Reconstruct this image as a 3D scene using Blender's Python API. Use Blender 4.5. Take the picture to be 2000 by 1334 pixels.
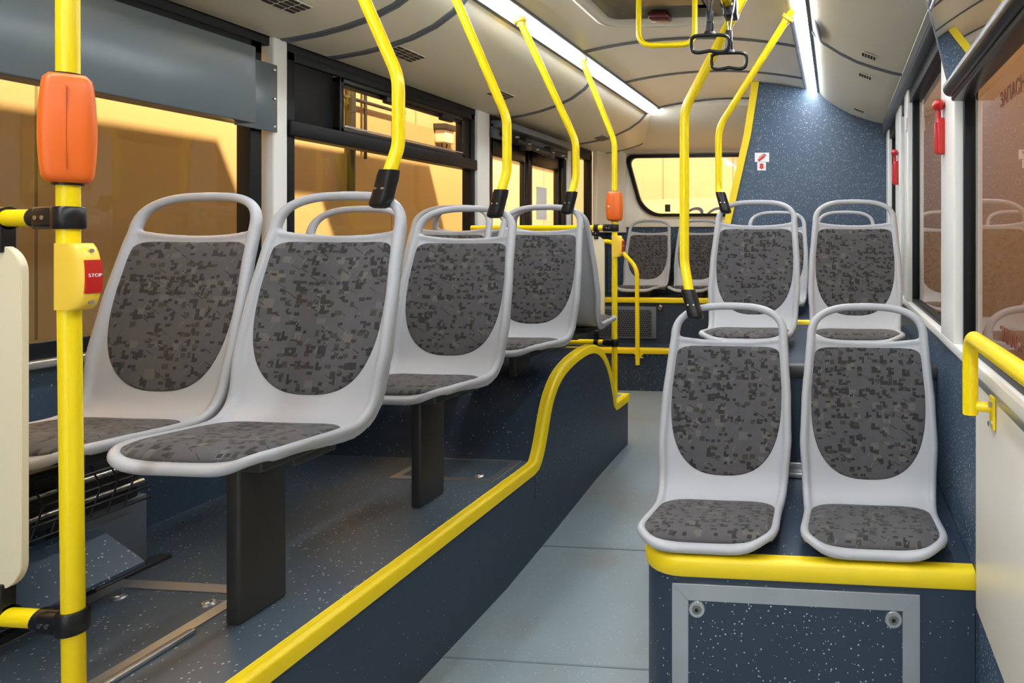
import bpy, bmesh, math, random
from math import pi, sin, cos, radians as R
from mathutils import Vector, Matrix
for o in list(bpy.data.objects): bpy.data.objects.remove(o)
S = bpy.context.scene
COL = S.collection
random.seed(7)
ZO = 1.23            # the camera stands 1.23 m over the aisle floor; everything is laid out from eye level, then lifted by ZO

# ------------------------------------------------------------------ camera, world, big lights, exposure
cd = bpy.data.cameras.new('camera'); cam = bpy.data.objects.new('camera', cd); COL.objects.link(cam)
cd.sensor_width = 36; cd.lens = 22.5; cd.shift_x = -0.2605; cd.shift_y = -0.101
cd.clip_start = 0.05
cam.location = (0, 0, 0); cam.rotation_euler = (R(90), 0, R(5.12))
S.camera = cam
W = bpy.data.worlds.new('world'); S.world = W; W.use_nodes = True
W.node_tree.nodes['Background'].inputs[0].default_value = (0.92, 0.95, 1.0, 1)
W.node_tree.nodes['Background'].inputs[1].default_value = 1.6
S.view_settings.view_transform = 'Standard'; S.view_settings.look = 'None'
S.view_settings.exposure = 0.2; S.view_settings.gamma = 1; S.view_settings.use_curve_mapping = False
STRIP = 35.0         # LED strips
def lamp(name, typ, loc, energy, color, size=.1, rot=(0, 0, 0), sy=None):
    l = bpy.data.lights.new(name, typ); l.energy = energy; l.color = color
    if typ == 'AREA':
        l.size = size
        if sy: l.shape = 'RECTANGLE'; l.size_y = sy
    elif typ != 'SUN': l.shadow_soft_size = size
    o = bpy.data.objects.new(name, l); COL.objects.link(o); o.location = loc; o.rotation_euler = rot
    return o
gl_ = lamp('garage_lamp', 'SPOT', (-1.5, 4.0, 4.0), 3800, (1.0, .70, .36), .03, (0, R(31), 0))     # floodlight over the bus, aimed at the left bay wall
gl_.data.spot_size = R(125); gl_.data.spot_blend = .1
lamp('fill_light_left', 'AREA', (-2.45, 4.0, 1.55), 9, (1.0, .66, .32), .3, (0, R(60), 0), 8)  # unseen fill light, added to lift the shaded left bay wall
lamp('garage_rear_lamp', 'POINT', (-1.2, 6.6, 2.6), 20, (1.0, .72, .50), .2)
lamp('garage_right_lamp', 'AREA', (1.15, 1.5, 3.0), 130, (1.0, .90, .66), .3, (0, R(-32), 0), 6)

lamp('fill_light_corner', 'POINT', (1.5, 5.6, 2.9), 75, (1.0, .93, .75), .2)  # added fill light for the right part of the rear bay wall

# ------------------------------------------------------------------ materials
MATS = {}
def nodes(name):
    m = bpy.data.materials.new(name); m.use_nodes = True
    nt = m.node_tree; b = nt.nodes['Principled BSDF']; MATS[name] = m
    return m, nt, b
def N(nt, t, **kw):
    n = nt.nodes.new(t)
    for k, v in kw.items(): setattr(n, k, v)
    return n
def math_(nt, op, a, b=None, c=None):
    n = nt.nodes.new('ShaderNodeMath'); n.operation = op
    for i, v in enumerate((a, b, c)):
        if v is None: continue
        if isinstance(v, (int, float)): n.inputs[i].default_value = v
        else: nt.links.new(v, n.inputs[i])
    return n.outputs[0]
def mixc(nt, fac, a, b):
    n = nt.nodes.new('ShaderNodeMix'); n.data_type = 'RGBA'
    if isinstance(fac, (int, float)): n.inputs[0].default_value = fac
    else: nt.links.new(fac, n.inputs[0])
    for i, v in ((6, a), (7, b)):
        if isinstance(v, tuple): n.inputs[i].default_value = (*v, 1)
        else: nt.links.new(v, n.inputs[i])
    return n.outputs[2]
def plain(name, col, rough=.5, metal=0, bump=0, bscale=400, var=.0, coat=0, spec=.5):
    m, nt, b = nodes(name)
    b.inputs['Base Color'].default_value = (*col, 1); b.inputs['Roughness'].default_value = rough
    b.inputs['Metallic'].default_value = metal; b.inputs['Coat Weight'].default_value = coat
    b.inputs['Specular IOR Level'].default_value = spec
    tc = N(nt, 'ShaderNodeTexCoord')
    if var:
        nz = N(nt, 'ShaderNodeTexNoise'); nz.inputs['Scale'].default_value = 6; nz.inputs['Detail'].default_value = 4
        nt.links.new(tc.outputs['Object'], nz.inputs['Vector'])
        c = mixc(nt, nz.outputs[0], tuple(x * (1 - var) for x in col), tuple(min(1, x * (1 + var)) for x in col))
        nt.links.new(c, b.inputs['Base Color'])
    if bump:
        nz = N(nt, 'ShaderNodeTexNoise'); nz.inputs['Scale'].default_value = bscale
        nt.links.new(tc.outputs['Object'], nz.inputs['Vector'])
        bp = N(nt, 'ShaderNodeBump'); bp.inputs['Strength'].default_value = bump; bp.inputs['Distance'].default_value = .001
        nt.links.new(nz.outputs[0], bp.inputs['Height']); nt.links.new(bp.outputs[0], b.inputs['Normal'])
    return m
def vinyl(name, col, rough, speck=.75, scale=130, dirt=0, dcol=(.16, .13, .10), var=.2, few=.72):
    m, nt, b = nodes(name)
    tc = N(nt, 'ShaderNodeTexCoord')
    v = N(nt, 'ShaderNodeTexVoronoi'); v.inputs['Scale'].default_value = scale
    nt.links.new(tc.outputs['Object'], v.inputs['Vector'])
    sep = N(nt, 'ShaderNodeSeparateColor'); nt.links.new(v.outputs['Color'], sep.inputs[0])
    small = math_(nt, 'LESS_THAN', v.outputs['Distance'], math_(nt, 'MULTIPLY', sep.outputs[0], .36))
    some = math_(nt, 'GREATER_THAN', sep.outputs[1], few)
    f = math_(nt, 'MULTIPLY', math_(nt, 'MULTIPLY', small, some), speck)
    nz = N(nt, 'ShaderNodeTexNoise'); nz.inputs['Scale'].default_value = 2.2; nz.inputs['Detail'].default_value = 5
    nt.links.new(tc.outputs['Object'], nz.inputs['Vector'])
    base = mixc(nt, nz.outputs[0], tuple(x * (1 - var) for x in col), tuple(x * (1 + var) for x in col))
    if dirt:
        n2 = N(nt, 'ShaderNodeTexNoise'); n2.inputs['Scale'].default_value = 3.1; n2.inputs['Detail'].default_value = 6
        nt.links.new(tc.outputs['Object'], n2.inputs['Vector'])
        rp = N(nt, 'ShaderNodeMapRange'); rp.inputs[1].default_value = .52; rp.inputs[2].default_value = .72; rp.inputs[4].default_value = dirt
        nt.links.new(n2.outputs[0], rp.inputs[0])
        base = mixc(nt, rp.outputs[0], base, dcol)
    c = mixc(nt, f, base, (.62, .66, .7))
    nt.links.new(c, b.inputs['Base Color'])
    rr = N(nt, 'ShaderNodeMapRange'); rr.inputs[3].default_value = rough - .08; rr.inputs[4].default_value = rough + .1
    nt.links.new(nz.outputs[0], rr.inputs[0]); nt.links.new(rr.outputs[0], b.inputs['Roughness'])
    n3 = N(nt, 'ShaderNodeTexNoise'); n3.inputs['Scale'].default_value = 260
    nt.links.new(tc.outputs['Object'], n3.inputs['Vector'])
    bp = N(nt, 'ShaderNodeBump'); bp.inputs['Strength'].default_value = .12; bp.inputs['Distance'].default_value = .001
    nt.links.new(n3.outputs[0], bp.inputs['Height']); nt.links.new(bp.outputs[0], b.inputs['Normal'])
    return m
def fabric(name):
    m, nt, b = nodes(name)
    b.inputs['Roughness'].default_value = .92; b.inputs['Sheen Weight'].default_value = .08
    uv = N(nt, 'ShaderNodeUVMap'); oi = N(nt, 'ShaderNodeObjectInfo')
    off = N(nt, 'ShaderNodeCombineXYZ'); nt.links.new(math_(nt, 'MULTIPLY', oi.outputs['Random'], 37), off.inputs[0])
    nt.links.new(math_(nt, 'MULTIPLY', oi.outputs['Random'], 91), off.inputs[1])
    add = N(nt, 'ShaderNodeVectorMath'); add.operation = 'ADD'
    nt.links.new(uv.outputs[0], add.inputs[0]); nt.links.new(off.outputs[0], add.inputs[1])
    col = None
    nz = N(nt, 'ShaderNodeTexNoise'); nz.inputs['Scale'].default_value = 30; nz.inputs['Detail'].default_value = 3
    nt.links.new(add.outputs[0], nz.inputs['Vector'])
    col = mixc(nt, nz.outputs[0], (.060, .059, .066), (.086, .084, .092))
    def layer(col, sc, sx, sy, rot, seed, prob, c0, c1, L=False):
        mp = N(nt, 'ShaderNodeMapping'); mp.inputs['Scale'].default_value = (sc, sc, 1)
        mp.inputs['Location'].default_value = (seed, seed * 1.7, 0); mp.inputs['Rotation'].default_value = (0, 0, rot)
        nt.links.new(add.outputs[0], mp.inputs[0])
        v = N(nt, 'ShaderNodeTexVoronoi'); v.voronoi_dimensions = '2D'; v.inputs['Scale'].default_value = 1; v.inputs['Randomness'].default_value = .85
        nt.links.new(mp.outputs[0], v.inputs['Vector'])
        d = N(nt, 'ShaderNodeVectorMath'); d.operation = 'SUBTRACT'
        nt.links.new(mp.outputs[0], d.inputs[0]); nt.links.new(v.outputs['Position'], d.inputs[1])
        s = N(nt, 'ShaderNodeSeparateXYZ'); nt.links.new(d.outputs[0], s.inputs[0])
        sp = N(nt, 'ShaderNodeSeparateColor'); nt.links.new(v.outputs['Color'], sp.inputs[0])
        ax = math_(nt, 'ABSOLUTE', s.outputs[0]); ay = math_(nt, 'ABSOLUTE', s.outputs[1])
        lx = math_(nt, 'MULTIPLY', math_(nt, 'ADD', math_(nt, 'MULTIPLY', sp.outputs[0], .6), .6), sx)
        ly = math_(nt, 'MULTIPLY', math_(nt, 'ADD', math_(nt, 'MULTIPLY', sp.outputs[2], .6), .6), sy)
        f = math_(nt, 'MULTIPLY', math_(nt, 'LESS_THAN', ax, lx), math_(nt, 'LESS_THAN', ay, ly))
        f = math_(nt, 'MULTIPLY', f, math_(nt, 'LESS_THAN', sp.outputs[1], prob))
        if L:
            q = math_(nt, 'MULTIPLY', math_(nt, 'GREATER_THAN', s.outputs[0], -.04), math_(nt, 'GREATER_THAN', s.outputs[1], -.04))
            f = math_(nt, 'MULTIPLY', f, math_(nt, 'SUBTRACT', 1, q))
        cc = mixc(nt, sp.outputs[0], c0, c1)
        return mixc(nt, f, col, cc)
    col = layer(col, 26, .34, .28, 0, 3.1, .28, (.108, .105, .102), (.098, .094, .086))
    col = layer(col, 38, .30, .26, 0, 9.7, .36, (.036, .032, .030), (.043, .040, .031))
    col = layer(col, 30, .36, .34, 0, 1.3, .34, (.013, .014, .018), (.026, .024, .020), True)
    col = layer(col, 30, .34, .36, pi, 5.3, .14, (.025, .02, .02), (.016, .024, .03), True)
    col = layer(col, 48, .34, .2, 0, 14.2, .36, (.012, .014, .017), (.026, .024, .02))
    col = layer(col, 34, .42, .035, .5, 21.2, .38, (.01, .009, .012), (.025, .025, .022))
    col = layer(col, 40, .40, .03, -1.0, 27.9, .28, (.2, .19, .18), (.03, .045, .045))
    nt.links.new(col, b.inputs['Base Color'])
    wv = N(nt, 'ShaderNodeTexNoise'); wv.inputs['Scale'].default_value = 900
    nt.links.new(add.outputs[0], wv.inputs['Vector'])
    bp = N(nt, 'ShaderNodeBump'); bp.inputs['Strength'].default_value = .3; bp.inputs['Distance'].default_value = .001
    nt.links.new(wv.outputs[0], bp.inputs['Height']); nt.links.new(bp.outputs[0], b.inputs['Normal'])
    return m
def glass(name, tint=(1, 1, 1), boost=1.0, ior=1.5):
    m = bpy.data.materials.new(name); m.use_nodes = True; nt = m.node_tree; nt.nodes.clear(); MATS[name] = m
    o = N(nt, 'ShaderNodeOutputMaterial'); t = N(nt, 'ShaderNodeBsdfTransparent'); t.inputs[0].default_value = (*tint, 1)
    g = N(nt, 'ShaderNodeBsdfGlossy'); g.inputs['Roughness'].default_value = 0.0; fr = N(nt, 'ShaderNodeFresnel'); fr.inputs[0].default_value = ior
    mx = N(nt, 'ShaderNodeMixShader'); ge = N(nt, 'ShaderNodeNewGeometry'); f = math_(nt, 'MULTIPLY', math_(nt, 'MULTIPLY', fr.outputs[0], boost), math_(nt, 'SUBTRACT', 1, ge.outputs['Backfacing']))
    nt.links.new(f, mx.inputs[0]); nt.links.new(t.outputs[0], mx.inputs[1]); nt.links.new(g.outputs[0], mx.inputs[2])
    nt.links.new(mx.outputs[0], o.inputs[0]); return m
def emit(name, col, s):
    m, nt, b = nodes(name); b.inputs['Base Color'].default_value = (.8, .8, .8, 1)
    b.inputs['Emission Color'].default_value = (*col, 1); b.inputs['Emission Strength'].default_value = s; return m
def garage(name, col, period, rough=.6):
    m, nt, b = nodes(name); tc = N(nt, 'ShaderNodeTexCoord')
    s = N(nt, 'ShaderNodeSeparateXYZ'); nt.links.new(tc.outputs['Object'], s.inputs[0])
    q = math_(nt, 'ADD', s.outputs[0], s.outputs[1])
    fr = math_(nt, 'FRACT', math_(nt, 'DIVIDE', math_(nt, 'ADD', q, 50.23), period))
    seam = math_(nt, 'LESS_THAN', fr, .012 / period)
    nz = N(nt, 'ShaderNodeTexNoise'); nz.inputs['Scale'].default_value = 1.5
    nt.links.new(tc.outputs['Object'], nz.inputs['Vector'])
    base = mixc(nt, nz.outputs[0], tuple(x * .93 for x in col), tuple(x * 1.07 for x in col))
    c = mixc(nt, seam, base, tuple(x * .45 for x in col))
    nt.links.new(c, b.inputs['Base Color']); b.inputs['Roughness'].default_value = rough
    bp = N(nt, 'ShaderNodeBump'); bp.inputs['Strength'].default_value = .5; bp.inputs['Distance'].default_value = .004
    nt.links.new(math_(nt, 'SUBTRACT', 1, seam), bp.inputs['Height']); nt.links.new(bp.outputs[0], b.inputs['Normal'])
    return m
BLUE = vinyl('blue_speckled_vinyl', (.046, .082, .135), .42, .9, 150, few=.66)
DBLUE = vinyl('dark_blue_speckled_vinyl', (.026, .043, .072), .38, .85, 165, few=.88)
FLOOR = vinyl('grey_floor_vinyl', (.22, .275, .305), .34, .25, 120, .55, (.2, .175, .145))
PLAT = vinyl('platform_vinyl', (.075, .105, .14), .30, .8, 130, .30, (.095, .08, .07))
YEL = plain('yellow_paint', (.95, .72, .003), .27)
YTR = plain('yellow_nosing', (.88, .66, .01), .4, bump=.1, bscale=120)
YPL = plain('yellow_plastic', (.93, .62, .06), .35)
PLA = plain('grey_seat_plastic', (.39, .405, .44), .38, bump=.12, bscale=700)
FAB = fabric('seat_fabric')
BLK = plain('black_plastic', (.009, .009, .010), .3, spec=.4)
GASK = plain('black_gasket', (.007, .008, .011), .42, spec=.22)
ORG = plain('orange_plastic', (.84, .145, .010), .38, bump=.15, bscale=500)
CREAM = plain('cream_plastic', (.86, .81, .70), .33)
PANEL = plain('cream_panel', (.80, .73, .52), .35)
COVE = plain('beige_cove', (.80, .765, .65), .42, bump=.05)
CEIL = plain('ceiling_panel', (.88, .86, .81), .4)
WHT = plain('white_paint', (.82, .82, .80), .3)
LWHT = plain('white_wall_panel', (.80, .76, .68), .35)
GREY = plain('grey_board', (.105, .135, .16), .24, spec=.6)
RIB = plain('grey_rib', (.12, .14, .175), .45)
ALU = plain('aluminium', (.52, .53, .55), .34, .85, var=.15)
STEEL = plain('steel', (.55, .53, .5), .25, 1)
LEG = plain('charcoal_steel', (.032, .032, .034), .38)
DARK = plain('dark_mechanism', (.02, .02, .022), .5)
HATCH = plain('hatch_grey', (.16, .165, .165), .3)
RED = plain('red_plastic', (.55, .015, .012), .3)
MAR = plain('maroon_lens', (.09, .01, .015), .3)
INK = plain('white_ink', (.85, .85, .85), .5)
REDINK = plain('red_ink', (.6, .04, .03), .5)
DRED = plain('dark_red_ink', (.16, .03, .025), .6)
SEAM = plain('dark_orange_seam', (.45, .06, .006), .5)
SPAINT = plain('floor_seam', (.15, .19, .21), .4)
BOLT = plain('dull_screw', (.25, .24, .22), .42, .8)
NAVY = plain('navy_ink', (.02, .025, .1), .5)
PAPER = plain('paper', (.82, .82, .84), .6)
GL = glass('window_glass', (.93, .95, .93), 1.0)
GLT = glass('tinted_glass', (.80, .78, .76), 1.35)
GLR = glass('vent_pane_glass', (.55, .55, .55), 3.2, 1.6)
LED = emit('led_tube', (.93, .97, 1.0), STRIP)
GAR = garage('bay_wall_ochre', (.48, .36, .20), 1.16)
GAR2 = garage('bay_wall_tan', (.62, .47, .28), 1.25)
GAR3 = garage('bay_wall_cream', (.46, .34, .265), .9)
GAR4 = garage('bay_wall_light', (.80, .72, .58), .9)
CREAM2 = plain('banner_cream', (.58, .49, .38), .5)
GARR = garage('bay_wall_beige', (.70, .62, .44), 1.1)
CONC = plain('concrete', (.25, .22, .19), .8, var=.2)

# ------------------------------------------------------------------ builders
class MB:
    def __init__(s): s.v = []; s.f = []; s.sm = []; s.uv = []
    def add(s, vs, fs, smooth=False):
        n = len(s.v); s.v += [Vector(p) for p in vs]; s.f += [tuple(i + n for i in f) for f in fs]; s.sm += [smooth] * len(fs); return s
    def box(s, a, b, bev=0, rot=None, piv=None):
        x0, y0, z0 = [min(a[i], b[i]) for i in range(3)]; x1, y1, z1 = [max(a[i], b[i]) for i in range(3)]
        bm = bmesh.new(); bmesh.ops.create_cube(bm, size=1)
        for v in bm.verts: v.co = Vector((x0 + (v.co.x + .5) * (x1 - x0), y0 + (v.co.y + .5) * (y1 - y0), z0 + (v.co.z + .5) * (z1 - z0)))
        if bev:
            bev = min(bev, .49 * min(x1 - x0, y1 - y0, z1 - z0))
            bmesh.ops.bevel(bm, geom=bm.edges[:], offset=bev, segments=3, profile=.5, affect='EDGES')
        if rot: bmesh.ops.rotate(bm, verts=bm.verts[:], cent=Vector(piv), matrix=rot)
        return s.take(bm, bool(bev))
    def take(s, bm, smooth):
        bm.verts.index_update(); s.add([v.co.copy() for v in bm.verts], [[v.index for v in f.verts] for f in bm.faces], smooth); bm.free(); return s
    def prism(s, pts, ax, a, b, bev=0):
        """closed outline pts (2-D) extruded along axis ax from a to b"""
        def P(p, t):
            return {'x': (t, p[0], p[1]), 'y': (p[0], t, p[1]), 'z': (p[0], p[1], t)}[ax]
        bm = bmesh.new(); n = len(pts)
        va = [bm.verts.new(P(p, a)) for p in pts]; vb = [bm.verts.new(P(p, b)) for p in pts]
        bm.faces.new(va); bm.faces.new(vb[::-1])
        for i in range(n): bm.faces.new((va[i], vb[i], vb[(i + 1) % n], va[(i + 1) % n]))
        bmesh.ops.recalc_face_normals(bm, faces=bm.faces[:])
        if bev: bmesh.ops.bevel(bm, geom=[e for e in bm.edges if e.calc_face_angle(0) > .6], offset=bev, segments=2, affect='EDGES')
        return s.take(bm, bool(bev))
    def loft(s, rows, close=False, cap=False, smooth=True):
        n = len(rows[0]); vs = [p for r in rows for p in r]; fs = []
        for i in range(len(rows) - 1):
            for j in range(n if close else n - 1):
                k = (j + 1) % n
                fs.append((i * n + j, i * n + k, (i + 1) * n + k, (i + 1) * n + j))
        if cap: fs.append(tuple(range(n))[::-1]); fs.append(tuple(range((len(rows) - 1) * n, len(rows) * n)))
        return s.add(vs, fs, smooth)
    def sheet(s, prof, y0, y1, th=.012, dirn=None):
        """profile of (x,z) points swept along y, given thickness th (away from the cabin)"""
        out = []
        for i, p in enumerate(prof):
            a = Vector(prof[max(0, i - 1)]); b = Vector(prof[min(len(prof) - 1, i + 1)]); d = (b - a).normalized()
            nrm = Vector((-d.y, d.x)); 
            if nrm.y < 0: nrm = -nrm
            out.append((p[0] + nrm.x * th, p[1] + nrm.y * th))
        loop = list(prof) + out[::-1]
        rows = [[(p[0], y, p[1]) for p in loop] for y in (y0, y1)]
        return s.loft(rows, True, True, True)
    def tube(s, pts, r, n=16, cap=True, sq=1.0):
        pts = [Vector(p) for p in pts]; rows = []; t0 = (pts[1] - pts[0]).normalized()
        up = Vector((0, 0, 1)) if abs(t0.z) < .9 else Vector((1, 0, 0))
        nx = t0.cross(up).normalized()
        for i, p in enumerate(pts):
            t = (pts[min(i + 1, len(pts) - 1)] - pts[max(i - 1, 0)]).normalized()
            nx = (nx - t * nx.dot(t)).normalized(); ny = t.cross(nx)
            rr = r[i] if isinstance(r, (list, tuple)) else r
            rows.append([p + nx * cos(2 * pi * k / n) * rr + ny * sin(2 * pi * k / n) * rr * sq for k in range(n)])
        return s.loft(rows, True, cap)
    def cyl(s, a, b, r, n=24): return s.tube([a, b], r, n)
    def build(s, name, mat, parent=None, kind=None, label=None, sharp=40):
        if parent is None:
            xs = [v.x for v in s.v]; ys = [v.y for v in s.v]; zs = [v.z for v in s.v]
            org = Vector(((min(xs) + max(xs)) / 2, (min(ys) + max(ys)) / 2, min(zs)))
        else: org = wloc(parent)
        me = bpy.data.meshes.new(name); me.from_pydata([v - org for v in s.v], [], s.f); me.validate(); me.update()
        bm = bmesh.new(); bm.from_mesh(me); bmesh.ops.remove_doubles(bm, verts=bm.verts, dist=1e-6); bmesh.ops.recalc_face_normals(bm, faces=bm.faces)
        bm.to_mesh(me); bm.free()
        me.polygons.foreach_set('use_smooth', [True] * len(me.polygons))
        me.set_sharp_from_angle(angle=R(sharp))
        me.materials.append(mat)
        o = bpy.data.objects.new(name, me); COL.objects.link(o)
        if parent is None: o.location = org
        else: o.parent = parent
        if kind: o['kind'] = kind
        if label: o['label'] = label
        return o
def wloc(o):
    p = Vector((0, 0, 0))
    while o: p += Vector(o.location); o = o.parent
    return p
def tag(o, label, cat, group=None, kind=None):
    o['label'] = label; o['category'] = cat
    if group: o['group'] = group
    if kind: o['kind'] = kind
    return o
def thing(name, label, cat, loc, group=None):
    o = bpy.data.objects.new(name, None); COL.objects.link(o); o.location = loc; o.empty_display_size = .05
    return tag(o, label, cat, group)
def struct(name, loc=(0, 0, 0)):
    o = bpy.data.objects.new(name, None); COL.objects.link(o); o.location = loc; o['kind'] = 'structure'; o.empty_display_size = .05; return o
def dup(root, loc, label, group=None, rz=0):
    r = root.copy(); COL.objects.link(r); r.location = loc; r.rotation_euler = (0, 0, rz); r['label'] = label
    if group: r['group'] = group
    for ch in list(root.children):
        c = ch.copy(); COL.objects.link(c); c.parent = r
        for g in list(ch.children):
            d = g.copy(); COL.objects.link(d); d.parent = c
    return r
def text(body, name, mat, size, M, parent=None, ext=.0006, shear=0):
    c = bpy.data.curves.new(name, 'FONT'); c.body = body; c.size = size; c.extrude = ext; c.align_x = 'CENTER'; c.align_y = 'CENTER'; c.shear = shear
    o = bpy.data.objects.new(name, c); COL.objects.link(o)
    bpy.context.view_layer.update()
    me = bpy.data.meshes.new_from_object(o.evaluated_get(bpy.context.evaluated_depsgraph_get()))
    bpy.data.objects.remove(o)
    me.transform(M if parent is None else Matrix.Translation(-wloc(parent)) @ M)
    me.materials.clear(); me.materials.append(mat)
    o = bpy.data.objects.new(name, me); COL.objects.link(o); o.parent = parent
    return o
def fillet(pts, rad, seg=8):
    """polyline with rounded corners; rad is one radius or one per inner point"""
    pts = [Vector(p) for p in pts]; out = [pts[0]]
    for i in range(1, len(pts) - 1):
        r = rad[i - 1] if isinstance(rad, (list, tuple)) else rad
        a = (pts[i - 1] - pts[i]); b = (pts[i + 1] - pts[i]); la, lb = a.length, b.length; a.normalize(); b.normalize()
        ang = a.angle(b); d = min(r / max(math.tan(ang / 2), .01), la * .48, lb * .48)
        p0 = pts[i] + a * d; p2 = pts[i] + b * d
        for k in range(seg + 1):
            t = k / seg; out.append(p0 * (1 - t) ** 2 + pts[i] * 2 * t * (1 - t) + p2 * t * t)
    out.append(pts[-1]); return out
def lerp(a, b, t): return a + (b - a) * t
def interp(tab, s):
    if s <= tab[0][0]: return tab[0][1]
    for (a, va), (b, vb) in zip(tab, tab[1:]):
        if s <= b:
            t = (s - a) / (b - a); t = t * t * (3 - 2 * t) * .5 + t * .5
            return va + (vb - va) * t
    return tab[-1][1]

XL, XR = -2.05, .34          # side walls
YR = 5.62                    # rear wall
ZPL, ZF = -.866, -1.23       # left platform, aisle floor (near)
CURB = -1.15

# ------------------------------------------------------------------ floor, platform
flo = [(-3.2, -1.23), (2.15, -1.23), (2.5, -1.205), (3.0, -1.16), (3.35, -1.144), (4.75, -1.144)]
mb = MB(); mb.prism([(y, z) for y, z in flo] + [(4.75, -1.30), (-3.2, -1.30)], 'x', XL, XR)
fl = mb.build('floor', FLOOR, kind='structure', sharp=25)
# seams of the floor sheets
for k, (a, b) in enumerate([((-.9, 1.78), (-.5, 1.78)), ((-1.1, 2.42), (-.5, 2.42))]):
    m = MB(); m.box((CURB, a[1], -1.2298 if k == 0 else -1.2115), (-.49, a[1] + .006, -1.2285 if k == 0 else -1.2085)); m.build('floor_seam', SPAINT, fl)

# ------------------------------------------------------------------ wall_left
def wall_slab(name, x0, x1, y0, y1, z0, z1, mat, parent=None):
    return MB().box((x0, y0, z0), (x1, y1, z1)).build(name, mat, parent, None if parent else 'structure')
wl = MB(); wl.box((XL - .07, -3.2, -1.3), (XL, 3.62, -.335)); wl.box((XL - .07, 4.72, -1.3), (XL, YR, .05))
wleft = wl.build('wall_left', BLUE, kind='structure')
m = MB(); m.box((XL - .02, -3.2, -.335), (XL + .025, 3.6, -.314), .004); m.build('trim_1', ALU, kind='structure')
# upper bands of the wall over the windows
m = MB(); m.box((XL - .08, -3.2, .70), (XL - .005, 5.25, 1.2)); m.build('wall_left_top', GASK, wleft)
def frame(mb, x0, x1, y0, y1, z0, z1, w, bev=.003):
    mb.box((x0, y0, z0), (x1, y0 + w, z1), bev); mb.box((x0, y1 - w, z0), (x1, y1, z1), bev)
    mb.box((x0, y0, z0), (x1, y1, z0 + w), bev); mb.box((x0, y0, z1 - w), (x1, y1, z1), bev)
def pane(x, y0, y1, z0, z1, parent, mat=GL, name='pane'):
    return MB().box((x - .002, y0, z0), (x + .002, y1, z1)).build(name, mat, parent)
def pillar(name, x0, x1, y0, y1, z0, z1, mat=WHT):
    return MB().box((x0, y0, z0), (x1, y1, z1), .006).build(name, mat, kind='structure')
pillar('trim_2', XL - .07, XL + .012, 2.155, 2.215, -.33, .735)
pillar('trim_3', XL - .07, XL + .012, 3.49, 3.615, -.33, .735)
# window 1 (behind the grey board)
w = MB(); frame(w, XL - .06, XL - .005, -1.6, 2.125, -.315, .705, .045)
w1 = w.build('window_1', GASK, kind='structure'); pane(XL - .04, -1.6, 2.09, -.28, .68, w1)
# window 2 with a sliding upper part
w = MB(); frame(w, XL - .06, XL - .004, 2.23, 3.485, -.315, .705, .035)
w.box((XL - .06, 2.23, .385), (XL + .012, 3.485, .445), .006)
w2 = w.build('window_2', GASK, kind='structure'); pane(XL - .04, 2.25, 3.46, -.29, .39, w2)
m = MB(); m.box((XL - .05, 2.255, .44), (XL - .012, 2.46, .68), .003); m.build('blind_panel', GASK, w2)
m = MB(); frame(m, XL - .03, XL + .012, 2.47, 3.36, .44, .665, .022, .004); m.box((XL - .02, 2.49, .63), (XL + .004, 3.34, .64)); sf = m.build('sliding_frame', BLK, w2)
m = MB(); m.box((XL + .006, 2.49, .464), (XL + .014, 3.34, .47)); m.build('sliding_rail', ALU, sf)
pane(XL - .01, 2.49, 3.345, .46, .65, w2, GLT, 'sliding_pane')
for y in (2.72, 3.13):
    m = MB(); m.box((XL + .005, y, .61), (XL + .035, y + .09, .645), .006); m.build('latch', BLK, w2)
m = MB(); m.box((XL - .05, 3.37, .44), (XL - .012, 3.46, .68), .003); m.build('blind_panel', GASK, w2)

# grey board across window 1
bd = thing('route_board', 'long grey blue board mounted across the top of the near left window', 'board', (XL + .1, .5, .38))
m = MB(); m.box((XL + .012, -1.4, .388), (XL + .095, 2.0, .648), .004); m.build('board_panel', GREY, bd)
m = MB(); m.box((XL + .0125, 2.0, .385), (XL + .018, 2.165, .63), .002); br = m.build('end_bracket', GREY, bd)
for z in (.405, .505, .61):
    m = MB(); m.tube([(XL + .018, 2.15, z), (XL + .0225, 2.15, z)], [.006, .004], 12); m.build('screw', STEEL, br)

# rear door in the left side
dr = MB(); y0, y1 = 3.62, 4.72
dr.box((XL - .07, y0, .60), (XL + .0, y1, .72)); dr.box((XL - .07, y0, -1.14), (XL + .0, y0 + .035, .7), .004); dr.box((XL - .07, y1 - .05, -1.14), (XL + .0, y1, .7), .004)
d1 = dr.build('door_1', GASK, kind='structure')
def leaf(ya, yb, lab):
    m = MB(); w = .05
    m.box((XL - .06, ya, -1.13), (XL - .02, ya + w, .60), .008); m.box((XL - .06, yb - w, -1.13), (XL - .02, yb, .60), .008)
    m.box((XL - .06, ya, .50), (XL - .02, yb, .60), .008); m.box((XL - .06, ya, -1.13), (XL - .02, yb, -1.0), .008)
    l = m.build('door_leaf', BLK, d1)
    MB().box((XL - .042, ya + w - .005, -1.01), (XL - .038, yb - w + .005, .51)).build('pane', GL, l)
    m = MB(); m.tube([(XL + .0, yb - .03, -1.0), (XL + .0, yb - .03, .52)], .011); m.build('shaft', BLK, l)
leaf(3.66, 4.155, ''); leaf(4.165, 4.67, '')
op = thing('door_operator', 'black door opening gear with rods and bolts over the rear door', 'door mechanism', (XL + .06, 4.15, .6))
m = MB(); m.box((XL, 3.64, .66), (XL + .10, 4.7, .70), .005); m.box((XL, 3.64, .60), (XL + .02, 4.7, .68)); m.build('cover', RIB, op)
m = MB(); m.tube([(XL + .04, 3.7, .63), (XL + .05, 4.15, .60), (XL + .04, 4.62, .62)], .014); m.tube([(XL + .05, 3.85, .615), (XL + .05, 4.35, .58)], .02)
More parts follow.
